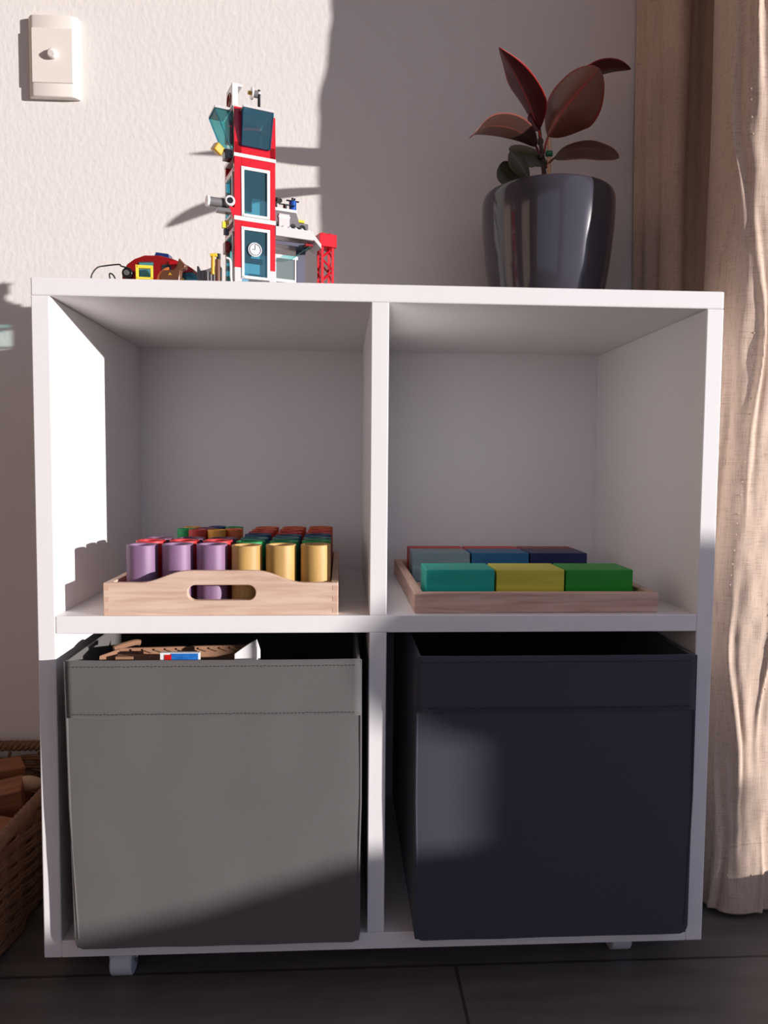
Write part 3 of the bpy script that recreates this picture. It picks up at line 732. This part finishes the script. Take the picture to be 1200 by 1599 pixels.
wv.build('woven_sides', M['wicker'], basket, smooth=True)
sk = MB()
for i in range(34):
    p, d = rr((i + 0.0) * period, bw, bd); q, _ = rr(i * period, bw - 0.006, bd - 0.006)
    sk.tube([q + Vector((0, 0, 0.002)), p + Vector((0, 0, BH - 0.01))], 0.0024, 6)
st_ = sk.build('upright_stakes', M['wicker'], basket, smooth=True); st_['kind'] = 'stuff'
rm = MB()
for ph in (0, 2 * PI / 3, 4 * PI / 3):
    pts = []
    for i in range(900):
        s = TOT * i / 899; p, d = rr(s, bw, bd); a = 2 * PI * s / 0.026 + ph
        pts.append(p + d * 0.0045 * math.cos(a) + Vector((0, 0, BH + 0.0045 * math.sin(a))))
    rm.tube(pts, 0.0042, 7, cap=False)
rm.build('braided_rim', M['wicker'], basket, smooth=True)
MB().box((-bw + 0.008, -bd + 0.008, 0.001), (bw - 0.008, bd - 0.008, 0.006)).build('basket_base', M['wicker'], basket)
# contents
blk = [((-0.182, 0.292, 0.088), (0.075, 0.038, 0.038), (0.15, 0.05, 0.6), 'tilted brown wooden block nearest the back rim of the wicker basket'),
       ((-0.160, 0.232, 0.074), (0.085, 0.046, 0.046), (0.1, -0.12, 0.3), 'large reddish brown wooden block in the middle of the wicker basket'),
       ((-0.150, 0.165, 0.062), (0.085, 0.042, 0.042), (0.1, 0.1, -0.2), 'brown wooden block towards the front of the wicker basket'),
       ((-0.150, 0.165, 0.014), (0.10, 0.046, 0.046), (0, 0, 0.2), 'brown wooden block at the bottom of the wicker basket, under the front ones'),
       ((-0.165, 0.235, 0.012), (0.10, 0.046, 0.046), (0, 0, 0.1), 'brown wooden block at the bottom of the wicker basket, under the large one'),
       ((-0.180, 0.297, 0.030), (0.08, 0.045, 0.06), (0, 0, 0.0), 'brown wooden block at the bottom of the wicker basket by its back wall')]
for c, sz, r, lb in blk:
    o = MB().box((-sz[0] / 2, -sz[1] / 2, -sz[2] / 2), (sz[0] / 2, sz[1] / 2, sz[2] / 2)).build('wooden_block', M['oldwood'], bevel=0.002, loc=c, rot=r)
    tag(o, lb, 'wooden block', 'loose blocks in the basket')
se = MB().lathe([(0, -0.024), (0.002, -0.0235), (0.0035, -0.018), (0.009, -0.010), (0.0115, 0.0), (0.011, 0.008), (0.007, 0.016), (0, 0.019)], n=24).build('spinning_top', M['shellwood'], smooth=True,
      loc=(-0.118, 0.258, 0.092), rot=(0.1, -1.45, 0.2))
tag(se, 'pale pear-shaped wooden piece lying on the blocks in the wicker basket', 'wooden toy')

# ================================================================ TOY FIRE STATION
A = math.radians(22)
PC = Vector((0.2045, 0.082, H))
fs = thing('toy_fire_station', 'red and white plastic brick fire station tower with blue windows on the cabinet', 'toy building', PC, (0, 0, A))
def zz(v): return 0.7763 + (438 - v) * 0.000743 - H   # height above the cabinet top
TW = 0.0500; TD = 0.0480
Z1a, Z1b = zz(345), zz(338.5)      # first white band
Z2a, Z2b = zz(246.5), zz(241)
ZT = zz(170)
def B(name, m, *boxes, bevel=0.0004, parent=fs):
    mb = MB()
    for a, b in boxes: mb.box(a, b)
    return mb.build(name, M[m] if isinstance(m, str) else m, parent, bevel=bevel)
B('base_plate', 'lgrey' if 'lgrey' in M else 'p_lgrey', ((-0.008, -0.001, 0), (0.118, 0.085, 0.0032)))
# walls: front face is the plane v=0, left face the plane u=0
wt = 0.006
def floor_walls(za, zb, head, name='tower_wall', m='p_red'):
    # posts at the corners plus head and sill on the front, the same on the left
    w0, w1 = 0.0085, 0.0425   # window opening on front
    B(name, m, ((0, 0, za), (w0, wt, zb)), ((w1, 0, za), (TW, wt, zb)), ((w0, 0, zb - head), (w1, wt, zb)),
      ((TW - wt, wt, za), (TW, TD, zb)), ((0, TD - wt, za + (zb - za) * 0.55), (TW - wt, TD, zb)))
B('lower_course', 'p_lgrey', ((0, 0, 0.0032), (0.0085, wt, 0.036)), ((0.0425, 0, 0.0032), (TW, wt, 0.036)), ((TW - wt, wt, 0.0032), (TW, TD, 0.036)))
floor_walls(0.036, Z1a, 0.0078)
floor_walls(Z1b, Z2a, 0.0115)
B('floor_slab', 'p_white', ((-0.0006, -0.0006, Z1a), (TW + 0.0006, TD, Z1b)))
B('floor_slab', 'p_white', ((-0.0006, -0.0006, Z2a), (TW + 0.0006, TD, Z2b)))
def window(za, zb, axis, parent=fs):
    fr = 0.0030
    if axis == 'front':
        u0, u1 = 0.0085, 0.0425
        f = B('window_frame', 'p_white', ((u0, -0.0012, za), (u0 + fr, 0.004, zb)), ((u1 - fr, -0.0012, za), (u1, 0.004, zb)), ((u0, -0.0012, za), (u1, 0.004, za + fr)), ((u0, -0.0012, zb - fr), (u1, 0.004, zb)))
        B('pane', 't_dark', ((u0 + fr, 0.0012, za + fr), (u1 - fr, 0.002, zb - fr)), parent=f, bevel=0)
    else:
        v0, v1 = 0.006, 0.042
        f = B('window_frame', 'p_white', ((-0.0012, v0, za), (0.004, v0 + fr, zb)), ((-0.0012, v1 - fr, za), (0.004, v1, zb)), ((-0.0012, v0, za), (0.004, v1, za + fr)), ((-0.0012, v0, zb - fr), (0.004, v1, zb)))
        B('pane', 't_teal', ((0.0012, v0 + fr, za + fr), (0.002, v1 - fr, zb - fr)), parent=f, bevel=0)
        MBx = B('side_wall', 'p_red', ((0, 0.001, zb), (wt, TD - 0.006, zb + 0.0055)))
    return f
w_low = window(0.024, Z1a - 0.0075, 'front'); window(Z1b + 0.0005, Z2a - 0.011, 'front')
window(0.012, Z1a - 0.012, 'left'); window(Z1b + 0.003, Z2a - 0.016, 'left')
# things seen through the panes
B('inner_wall', 'p_red', ((0.010, 0.022, 0.052), (0.026, 0.026, 0.074)))
B('inner_wall', 'p_red', ((0.010, 0.022, Z1b + 0.014), (0.027, 0.026, Z1b + 0.040)))
B('inner_furniture', 'p_white', ((0.010, 0.02, 0.0032), (0.040, 0.04, 0.035)))
MB().lathe([(0.002, 0), (0.0035, 0.001), (0.0035, 0.009), (0.002, 0.010)], c=(0.013, 0.010, Z1b + 0.001)).build('figure_head', M['p_yellow'], fs, smooth=True)
# clock on the lower window
ck = thing  # (kept as parts below)
cu, cvz = 0.0245, 0.0585
def disc(name, r, y0, y1, m, parent): return MB().cyl((cu, y0, cvz), (cu, y1, cvz), r, 32).build(name, M[m], parent, smooth=True)
cl = disc('clock_face', 0.0082, -0.0012, 0.0012, 'p_white', w_low)
ring = MB()
ring.tube([(cu + 0.0068 * math.cos(t * PI / 16), -0.0014, cvz + 0.0068 * math.sin(t * PI / 16)) for t in range(33)], 0.00045, 6, cap=False)
ring.tube([(cu, -0.0016, cvz), (cu, -0.0016, cvz + 0.0052)], 0.0004, 6); ring.tube([(cu, -0.0016, cvz), (cu - 0.0036, -0.0016, cvz)], 0.0004, 6)
for t in range(12): ring.tube([(cu + r_ * math.cos(t * PI / 6), -0.0014, cvz + r_ * math.sin(t * PI / 6)) for r_ in (0.0052, 0.006)], 0.0003, 5)
ring.build('clock_marks', M['p_slate'], w_low)
B('red_plate', 'p_red', ((0.014, 0.006, 0.044), (0.036, 0.010, 0.050)))
# top storey
B('top_wall', 'p_red', ((0, 0, Z2b), (0.009, wt, ZT)), ((0.043, 0, Z2b), (TW, wt, ZT - 0.004)), ((0, 0, Z2b), (TW, wt, Z2b + 0.013)), ((TW - wt, wt, Z2b), (TW, TD, ZT - 0.004)), ((0, TD - wt, Z2b + 0.026), (TW - wt, TD, ZT)))
B('top_interior', 'p_red', ((0.026, 0.03, Z2b), (0.040, 0.034, Z2b + 0.034)))
B('top_interior', 'p_white', ((0.040, 0.026, Z2b), (0.0415, 0.030, Z2b + 0.036)))
def bay(name, pts, m, roof):
    mb = MB().hexa(pts); o = mb.build(name, m, fs); return o
zb0, zb1 = Z2b + 0.009, ZT - 0.0045
# front bay window leaning outwards: back, two cheeks and the sloping glass
def sheet(a, b, c, d, th, nvec):
    n_ = Vector(nvec) * th
    P = [Vector(a), Vector(b), Vector(c), Vector(d)]
    return [P[0], P[1], P[1] + n_, P[0] + n_, P[3], P[2], P[2] + n_, P[3] + n_]
fb = MB()
fb.hexa(sheet((0.0085, -0.003, zb0), (0.0425, -0.003, zb0), (0.044, -0.012, zb1), (0.008, -0.012, zb1), 0.001, (0, 1, 0)))
fb.build('bay_window', M['t_dark'], fs)
ch_ = MB()
for x in (0.0085, 0.0425):
    s_ = 1 if x > 0.02 else -1; xt = x + (0.0015 if s_ > 0 else -0.0005)
    ch_ = MB(); ch_.hexa(sheet((x, -0.003, zb0), (x, 0.001, zb0), (xt, 0.001, zb1), (xt, -0.012, zb1), 0.001, (-s_, 0, 0)))
    ch_.build('bay_window', M['t_dark'], fs)
for (a, b) in (((0.0085, -0.0032, zb0), (0.008, -0.0122, zb1)), ((0.0425, -0.0032, zb0), (0.044, -0.0122, zb1)), ((0.0085, -0.0032, zb0), (0.0425, -0.0032, zb0))):
    MB().tube([a, b], 0.0007, 6).build('bay_edge', M['t_dark'], fs)
B('bay_roof', 'p_lgrey', ((0.0075, -0.013, zb1), (0.0445, 0.004, zb1 + 0.0032)))
# left bay window
lb = MB()
lb.hexa(sheet((-0.003, 0.034, zb0 - 0.004), (-0.003, 0.004, zb0 - 0.004), (-0.021, 0.006, zb1), (-0.021, 0.036, zb1), 0.001, (1, 0, 0)))
lb.build('bay_window', M['t_clear'], fs)
lc = MB()
for y in (0.005, 0.035):
    lc = MB(); lc.hexa(sheet((-0.003, y, zb0 - 0.004), (0.0, y, zb0 - 0.004), (0.0, y, zb1), (-0.021, y, zb1), 0.001, (0, 1, 0)))
    lc.build('bay_window', M['t_teal'], fs)
for (a, b) in (((-0.003, 0.004, zb0 - 0.004), (-0.0215, 0.005, zb1)), ((-0.003, 0.035, zb0 - 0.004), (-0.0215, 0.036, zb1)), ((-0.0215, 0.005, zb1), (-0.0215, 0.036, zb1))):
    MB().tube([a, b], 0.0007, 6).build('bay_edge', M['t_dark'], fs)
B('bay_roof', 'p_lgrey', ((-0.022, 0.003, zb1), (-0.004, 0.037, zb1 + 0.003)))
B('roof_slab', 'p_lgrey', ((0, 0.004, ZT), (TW, TD, ZT + 0.004)))
# roof sign box
sg = B('roof_sign', 'p_white', ((-0.001, 0.006, ZT + 0.002), (0.001, 0.034, ZT + 0.027)), ((-0.001, 0.004, ZT + 0.002), (0.0055, 0.0065, ZT + 0.028)), ((-0.001, 0.0045, ZT + 0.0255), (0.011, 0.034, ZT + 0.0285)))
mk = MB(); mk.tube([(-0.0015, 0.0195 + 0.0085 * math.cos(t * PI / 12), ZT + 0.014 + 0.0075 * math.sin(t * PI / 12)) for t in range(25)], 0.0007, 6, cap=False)
mk.tube([(-0.0015, 0.0150, ZT + 0.010), (-0.0015, 0.0195, ZT + 0.019), (-0.0015, 0.0240, ZT + 0.010)], 0.0008, 6)
mk.build('sign_mark', M['p_darkred'], sg)
# antenna and dish
ax, ay = 0.031, 0.004
an = MB().cyl((ax, ay, ZT - 0.001), (ax, ay, ZT + 0.026), 0.0017, 14).build('antenna', M['p_black'], fs, bevel=0.0004, smooth=True)
MB().cyl((ax, ay, ZT + 0.0205), (ax, ay, ZT + 0.0235), 0.0023, 14).build('collar', M['p_lgrey'], an, smooth=True)
MB().cyl((ax - 0.006, ay, ZT + 0.0205), (ax - 0.002, ay, ZT + 0.0205), 0.0042, 20).build('dish_mount', M['p_dgrey'], an, smooth=True)
MB().tube([(ax - 0.0095, ay, ZT + 0.0205), (ax - 0.0075, ay, ZT + 0.0205), (ax - 0.0062, ay, ZT + 0.0205)], [0.0068, 0.0072, 0.002], 24).build('dish', M['p_white'], an, smooth=True)
MB().cyl((ax - 0.0135, ay, ZT + 0.0205), (ax - 0.009, ay, ZT + 0.0205), 0.0022, 12).build('dish_receiver', M['p_gold'], an, smooth=True)
# lamp at the lower corner of the left bay
lm = MB(); lm.box((-0.006, -0.0055, -0.005), (0.006, 0.0055, 0.005))
lm.build('lamp', M['p_gold'], fs, bevel=0.0015, loc=(-0.017, 0.010, Z2b + 0.004), rot=(0.3, 0.5, 0.4))
B('lamp_bracket', 'p_black', ((-0.010, 0.004, Z2a - 0.002), (-0.001, 0.018, Z2b + 0.004)))
# jet nozzle on the first floor
nz = zz(321)
jt = MB().cyl((-0.030, 0.004, nz), (-0.008, 0.006, nz + 0.001), 0.0055, 20).build('nozzle', M['p_dgrey'], fs, bevel=0.0008, smooth=True)
MB().cyl((-0.032, 0.0038, nz), (-0.0295, 0.004, nz), 0.0064, 20).build('nozzle_ring', M['p_white'], jt, smooth=True)
MB().cyl((-0.006, -0.004, nz + 0.002), (-0.006, 0.014, nz + 0.002), 0.0062, 20).build('nozzle_wheel', M['p_lgrey'], jt, bevel=0.0008, smooth=True)
MB().cyl((-0.006, -0.0048, nz + 0.002), (-0.006, -0.0036, nz + 0.002), 0.0034, 16).build('nozzle_hub', M['p_black'], jt, smooth=True)
B('nozzle_base', 'p_dgrey', ((-0.020, 0.0, nz - 0.0105), (-0.004, 0.010, nz - 0.006)), parent=jt)
B('nozzle_arm', 'p_lgrey', ((-0.006, 0.002, nz - 0.001), (0.006, 0.006, nz + 0.003)), parent=jt)
MB().prism([(-0.0065, zz(326)), (0.0, zz(326)), (0.001, zz(346)), (-0.001, zz(344))], 0.0, 0.008, 1).build('bracket', M['p_red'], fs)
B('yellow_tool', 'p_yellow', ((-0.012, 0.010, zz(356)), (-0.006, 0.014, zz(346))), ((-0.009, 0.010, zz(350)), (-0.004, 0.014, zz(344))))
B('yellow_tool_holder', 'p_black', ((-0.010, 0.010, zz(366)), (-0.004, 0.015, zz(357))))
B('red_bracket', 'p_darkred', ((-0.006, 0.022, zz(390)), (0, 0.034, zz(372))))
# handrail at the doorway
MB().tube(catmull([(-0.009, 0.004, zz(405)), (-0.005, 0.003, zz(408)), (-0.004, 0.003, zz(420)), (-0.004, 0.003, zz(434)), (-0.002, 0.003, zz(452))], 14), 0.0014, 8).build('door_handle', M['p_white'], fs, smooth=True)
# canopy to the right
RZ0, RZ1 = zz(361), zz(346)
B('canopy_roof', 'p_lgrey', ((TW, -0.001, RZ0), (0.0985, 0.002, RZ1)), ((TW, 0.002, RZ1 - 0.004), (0.0985, 0.080, RZ1)), ((0.095, 0.002, RZ0), (0.0985, 0.080, RZ1)))
sd = MB()
for i in range(5): sd.cyl((0.060 + i * 0.008, 0.004, RZ1), (0.062 + i * 0.008, 0.004, RZ1 + 0.0017), 0.0024, 14)
for i in range(7): sd.cyl((0.0945, 0.012 + i * 0.008, RZ1), (0.0945, 0.012 + i * 0.008, RZ1 + 0.0017), 0.0024, 14)
sd.build('studs', M['p_lgrey'], fs)
# sloping corner brace at the right
MB().prism([(0.0985, RZ0 + 0.002), (0.109, RZ0 - 0.008), (0.109, RZ0 - 0.003), (0.0985, RZ0 + 0.009)], 0.0, 0.03, 1).build('corner_slope', M['p_lgrey'], fs)
B('back_wall', 'p_slate', ((0.086, 0.030, 0.0032), (0.099, 0.060, RZ0)))
B('back_wall', 'p_lgrey', ((0.099, 0.075, 0.0032), (0.111, 0.079, RZ0)))
dr = B('garage_door', 'p_white', ((0.056, 0.030, 0.0032), (0.060, 0.034, zz(382))), ((0.085, 0.030, 0.0032), (0.0885, 0.034, zz(382))), ((0.056, 0.0295, zz(385)), (0.0885, 0.034, zz(379))), ((0.060, 0.030, zz(424)), (0.085, 0.034, zz(419))))
B('door_pane', 't_clear', ((0.060, 0.0315, 0.01), (0.085, 0.0325, zz(424))), ((0.060, 0.0315, zz(419)), (0.085, 0.0325, zz(385))), parent=dr, bevel=0)
B('side_pane', 't_clear', ((TW, 0.031, 0.0032), (0.056, 0.032, RZ0)), bevel=0)
B('inner_beam', 'p_slate', ((TW, 0.012, RZ0 - 0.006), (0.100, 0.030, RZ0 - 0.001)))
MB().hexa(sheet((0.078, 0.004, RZ0 - 0.020), (0.078, 0.028, RZ0 - 0.020), (0.100, 0.028, RZ0 - 0.004), (0.100, 0.004, RZ0 - 0.004), 0.0012, (0, 0, 1))).build('awning', M['t_teal'], fs)
B('awning_edge', 'p_darkred', ((0.090, 0.004, RZ0 - 0.006), (0.100, 0.016, RZ0 - 0.003)))
# red lattice column
lu, lv = 0.116, 0.016; lw = 0.014
lt = MB()
for a in (0, lw):
    for b in (0, lw):
        lt.box((lu + a - 0.0016, lv + b - 0.0016, 0), (lu + a + 0.0016, lv + b + 0.0016, RZ1 - 0.006))
zc = 0.006; flip = 0
while zc < RZ1 - 0.022:
    for (a, b) in ((0, 0), (0, lw)):
        x0_, x1_ = (0, lw) if flip % 2 == 0 else (lw, 0)
        lt.tube([(lu + x0_, lv + b, zc), (lu + x1_, lv + b, zc + 0.014)], 0.0012, 6)
        lt.tube([(lu + b, lv + x0_, zc), (lu + b, lv + x1_, zc + 0.014)], 0.0012, 6)
    zc += 0.0145; flip += 1
colm = lt.build('lattice_column', M['p_red'], fs)
B('column_head', 'p_red', ((lu - 0.0045, lv - 0.004, RZ1 - 0.012), (lu + lw + 0.0045, lv + lw + 0.004, RZ1 + 0.004)), parent=colm)
cs = MB()
for a in (0.002, 0.011):
    for b in (0.002, 0.011): cs.cyl((lu + a, lv + b, RZ1 + 0.004), (lu + a, lv + b, RZ1 + 0.0056), 0.0024, 12)
cs.build('column_studs', M['p_red'], colm)

# small toy helicopter / drone standing on the canopy
hz = H + RZ1
def fw(u, v, z): return Vector((PC.x + u * math.cos(A) - v * math.sin(A), PC.y + u * math.sin(A) + v * math.cos(A), z))
hp = fw(0.0575, 0.016, hz + 0.0018)
he = thing('toy_helicopter', 'grey toy helicopter with black rotors and blue motor on the fire station canopy', 'toy helicopter', hp, (0, 0, A))
he.scale = (1.1, 1.1, 1.1)
def HB(name, m, *bx, parent=he, bevel=0.0004):
    mb = MB()
    for a, b in bx: mb.box(a, b)
    return mb.build(name, M[m], parent, bevel=bevel)
MB().prism([(-0.005, 0.004), (0.026, 0.004), (0.021, 0.019), (-0.005, 0.019)], -0.004, 0.012, 1).build('body', M['p_dgrey'], he, bevel=0.0005)
HB('body_panel', 'p_lgrey', ((0.0, -0.0055, 0.0), (0.0125, -0.0035, 0.016)))
HB('white_stripe', 'p_white', ((-0.0005, -0.0058, 0.0115), (0.013, -0.0035, 0.0135)))
HB('top_plate', 'p_white', ((-0.005, -0.005, 0.019), (0.021, 0.013, 0.0222)))
for x in (-0.001, 0.017, 0.028): MB().cyl((x, -0.004, 0.0036), (x, 0.012, 0.0036), 0.0036, 14).build('wheel', M['p_black'], he, smooth=True)
HB('nose', 'p_dgrey', ((0.024, -0.004, 0.003), (0.035, 0.012, 0.009)))
HB('yellow_plate', 'p_yellow', ((0.023, -0.003, 0.010), (0.031, 0.008, 0.013)))
mo = MB().cyl((0.021, 0.010, 0.0225), (0.021, 0.010, 0.036), 0.0042, 18).build('motor', M['p_blue'], he, smooth=True)
MB().box((0.0135, 0.009, 0.0362), (0.0285, 0.0112, 0.0374)).build('rotor', M['p_black'], mo)
MB().box((0.0199, 0.002, 0.0362), (0.0221, 0.018, 0.0374)).build('rotor', M['p_black'], mo)
MB().cyl((0.021, 0.010, 0.036), (0.021, 0.010, 0.040), 0.0015, 10).build('rotor_hub', M['p_black'], mo)
MB().cyl((0.010, 0.004, 0.022), (0.010, 0.004, 0.029), 0.0022, 12).build('rotor_post', M['p_black'], he)
MB().box((0.003, 0.003, 0.029), (0.0215, 0.005, 0.0300)).build('rotor', M['p_black'], he)
MB().lathe([(0.002, 0.034), (0.0075, 0.0345), (0.0075, 0.0362), (0.002, 0.0368)], c=(0.0015, 0.012, 0), n=24).build('rotor', M['p_black'], he, smooth=True)
MB().cyl((0.0015, 0.012, 0.022), (0.0015, 0.012, 0.035), 0.0018, 10).build('rotor_post', M['p_black'], he)

# ================================================================ RED TOY VEHICLE
tp = Vector((0.109, 0.125, H))
tk = thing('toy_fire_truck', 'red toy vehicle, shade put into its colour, with blue windows and a blue roof light on the cabinet', 'toy vehicle', tp, (0, 0, math.radians(-8)))
tk.scale = (0.92, 0.92, 0.93)
body = [(-0.047, 0.0), (-0.047, 0.035), (-0.040, 0.0475), (-0.030, 0.054), (-0.016, 0.0585), (0.004, 0.0580), (0.022, 0.0535), (0.040, 0.046), (0.049, 0.0405), (0.049, 0.036), (0.026, 0.036), (0.022, 0.0)]
MB().prism(body, -0.018, 0.024, 1).build('body', M['p_darkred'], tk, bevel=0.0006)  # red body, darkened by shade put into its colour
B('side_window', 't_teal', ((-0.0235, -0.0190, 0.022), (-0.004, -0.0178, 0.050)), parent=tk, bevel=0.0)
sw_ = B('side_window_backing', 'p_lgrey', ((-0.023, -0.01845, 0.023), (-0.0045, -0.0179, 0.049)), parent=tk, bevel=0)
B('rear_window', 't_blue', ((0.008, -0.0188, 0.034), (0.0195, -0.0178, 0.046)), parent=tk, bevel=0)
B('red_slope', 'p_red', ((-0.008, -0.006, 0.0), (0.008, 0.006, 0.005)), parent=tk).location = (0.026, -0.014, 0.0450)
MB().hexa([Vector(p) for p in [(0.023, -0.017, 0.0), (0.052, -0.017, 0.0), (0.052, 0.022, 0.0), (0.023, 0.022, 0.0), (0.020, -0.017, 0.030), (0.048, -0.017, 0.0375), (0.048, 0.022, 0.0375), (0.020, 0.022, 0.030)]]).build('windscreen', M['t_dark'], tk)
si = MB().hexa([Vector(p) for p in [(-0.008, -0.009, 0.0570), (0.014, -0.009, 0.0545), (0.014, 0.009, 0.0545), (-0.008, 0.009, 0.0570), (-0.005, -0.007, 0.0655), (0.012, -0.007, 0.0630), (0.012, 0.007, 0.0630), (-0.005, 0.007, 0.0655)]]).build('roof_light', M['p_navy'], tk, bevel=0.0006)
MB().cyl((-0.038, -0.024, 0.035), (-0.038, -0.017, 0.035), 0.0072, 24).build('winch_drum', M['p_black'], tk, bevel=0.001, smooth=True)
MB().cyl((-0.038, -0.0255, 0.035), (-0.038, -0.024, 0.035), 0.0035, 20).build('winch_hub', M['p_dgrey'], tk, smooth=True)
B('gold_bar', 'p_gold', ((0.020, -0.024, 0.024), (0.038, -0.0185, 0.0275)), parent=tk)
# black hose running out of the winch to the left
cp = catmull([tp + Vector((-0.035, -0.0195, 0.0375)), tp + Vector((-0.044, -0.018, 0.040)), at(186, 413, .112), at(165, 415, .11), at(152, 418, .105), at(144, 428, .10), at(142, 440, .10), tuple(Vector((at(141, 440, .10).x, .10, H + 0.002))), (-0.0, 0.105, H + 0.0018)], 50)
cp = [Vector((p.x, p.y, max(p.z, H + 0.0012))) for p in cp]
tag(MB().tube(cp, 0.0009, 8).build('cord', M['cord'], smooth=True), 'thin black cord looping from the red toy vehicle along the cabinet top', 'cord')
c2 = [at(176, 446, .09), at(172, 436, .09), at(171, 428, .09), at(175, 428, .09), at(180, 436, .09), at(184, 446, .09)]
c2 = [Vector((p.x, p.y, max(p.z, H + 0.001))) for p in [Vector((c2[0].x, .09, H + .001))] + c2[1:5] + [Vector((c2[5].x, .09, H + .001))]]
tag(MB().tube(catmull(c2, 30), 0.0009, 8).build('cord', M['cord'], smooth=True), 'short kinked black cord standing up left of the yellow frame', 'cord')
# yellow frame
yp = at(226, 446, .078)
yf = MB()
for a, b in (((-0.0150, 0, 0), (-0.0110, 0.005, 0.0405)), ((0.0105, 0, 0), (0.0145, 0.005, 0.0385)), ((-0.0150, 0, 0.0365), (0.0145, 0.005, 0.0405)), ((-0.0150, 0, 0.0215), (0.0145, 0.005, 0.0245))): yf.box(a, b)
yf.v = [(x * 0.64, y, z * 0.85) for x, y, z in yf.v]
tag(yf.build('toy_gate', M['p_yellow'], bevel=0.0005, loc=(yp.x, 0.078, H), rot=(0, 0, 0.1)), 'open yellow plastic frame standing in front of the red toy vehicle', 'toy')
# brown dog
dx = at(268, 440, .082).x
dg = thing('toy_dog', 'brown plastic toy dog with a curled orange tail in front of the red toy vehicle', 'toy dog', (dx, 0.082, H), (0, 0, -0.15))
dg.scale = (0.88, 0.9, 0.87)
MB().prism([(-0.013, 0.0), (-0.013, 0.024), (-0.010, 0.034), (0.003, 0.034), (0.008, 0.037), (0.0125, 0.050), (0.0145, 0.047), (0.021, 0.0405), (0.0205, 0.036), (0.014, 0.0335), (0.0125, 0.022), (0.012, 0.0), (0.007, 0.0), (0.006, 0.016), (-0.006, 0.016), (-0.007, 0.0)], -0.005, 0.005, 1).build('body', M['p_brown'], dg, bevel=0.0012, smooth=True)
MB().tube(catmull([(-0.013, 0, 0.010), (-0.017, 0, 0.016), (-0.0155, 0, 0.027), (-0.009, 0, 0.0345), (-0.003, 0, 0.037)], 14), [0.0022 + 0.001 * math.sin(PI * i / 14) for i in range(15)], 10).build('tail', M['p_orange'], dg, smooth=True)
MB().prism([(-0.003, 0.027), (0.003, 0.027), (0.0, 0.0305)], -0.0056, -0.0048, 1).build('badge', M['p_gold'], dg)
# grey ribbed piece left of the tower
gp = at(327, 440, .098).x
gr = MB().prism([(-0.013, 0), (-0.0135, 0.038), (-0.0115, 0.0385), (-0.0095, 0.033), (-0.004, 0.034), (0.004, 0.037), (0.012, 0.041), (0.0145, 0.039), (0.014, 0)], -0.006, 0.006, 1)
for i in range(6): gr.cyl((-0.009 + 0.004 * i, -0.0062, 0.002), (-0.009 + 0.004 * i, -0.0062, 0.032), 0.0009, 8)
tag(gr.build('toy_rock', M['p_dgrey'], bevel=0.0008, loc=(gp, 0.098, H)), 'small grey ribbed plastic piece at the left foot of the toy tower', 'toy')
tq = at(336, 440, .082).x
hd = thing('toy_hydrant', 'yellow toy hydrant tap on a brown stand left of the toy tower', 'toy hydrant', (tq, 0.080, H))
hd.scale = (0.9, 0.9, 0.83)
MB().cyl((0.004, 0, 0), (0.004, 0, 0.052), 0.0035, 14).build('stand', M['p_brown'], hd, smooth=True)
MB().tube([(-0.002, -0.004, 0.030), (-0.0015, -0.004, 0.0575)], 0.0024, 12).build('pipe', M['p_gold'], hd, bevel=0.0005, smooth=True)
MB().tube([(-0.005, -0.004, 0.0565), (0.004, -0.004, 0.0575)], 0.0026, 12).build('spout', M['p_yellow'], hd, bevel=0.0005, smooth=True)
MB().cyl((0.005, 0, 0.052), (0.005, 0, 0.060), 0.0028, 12).build('cap', M['p_black'], hd, smooth=True)
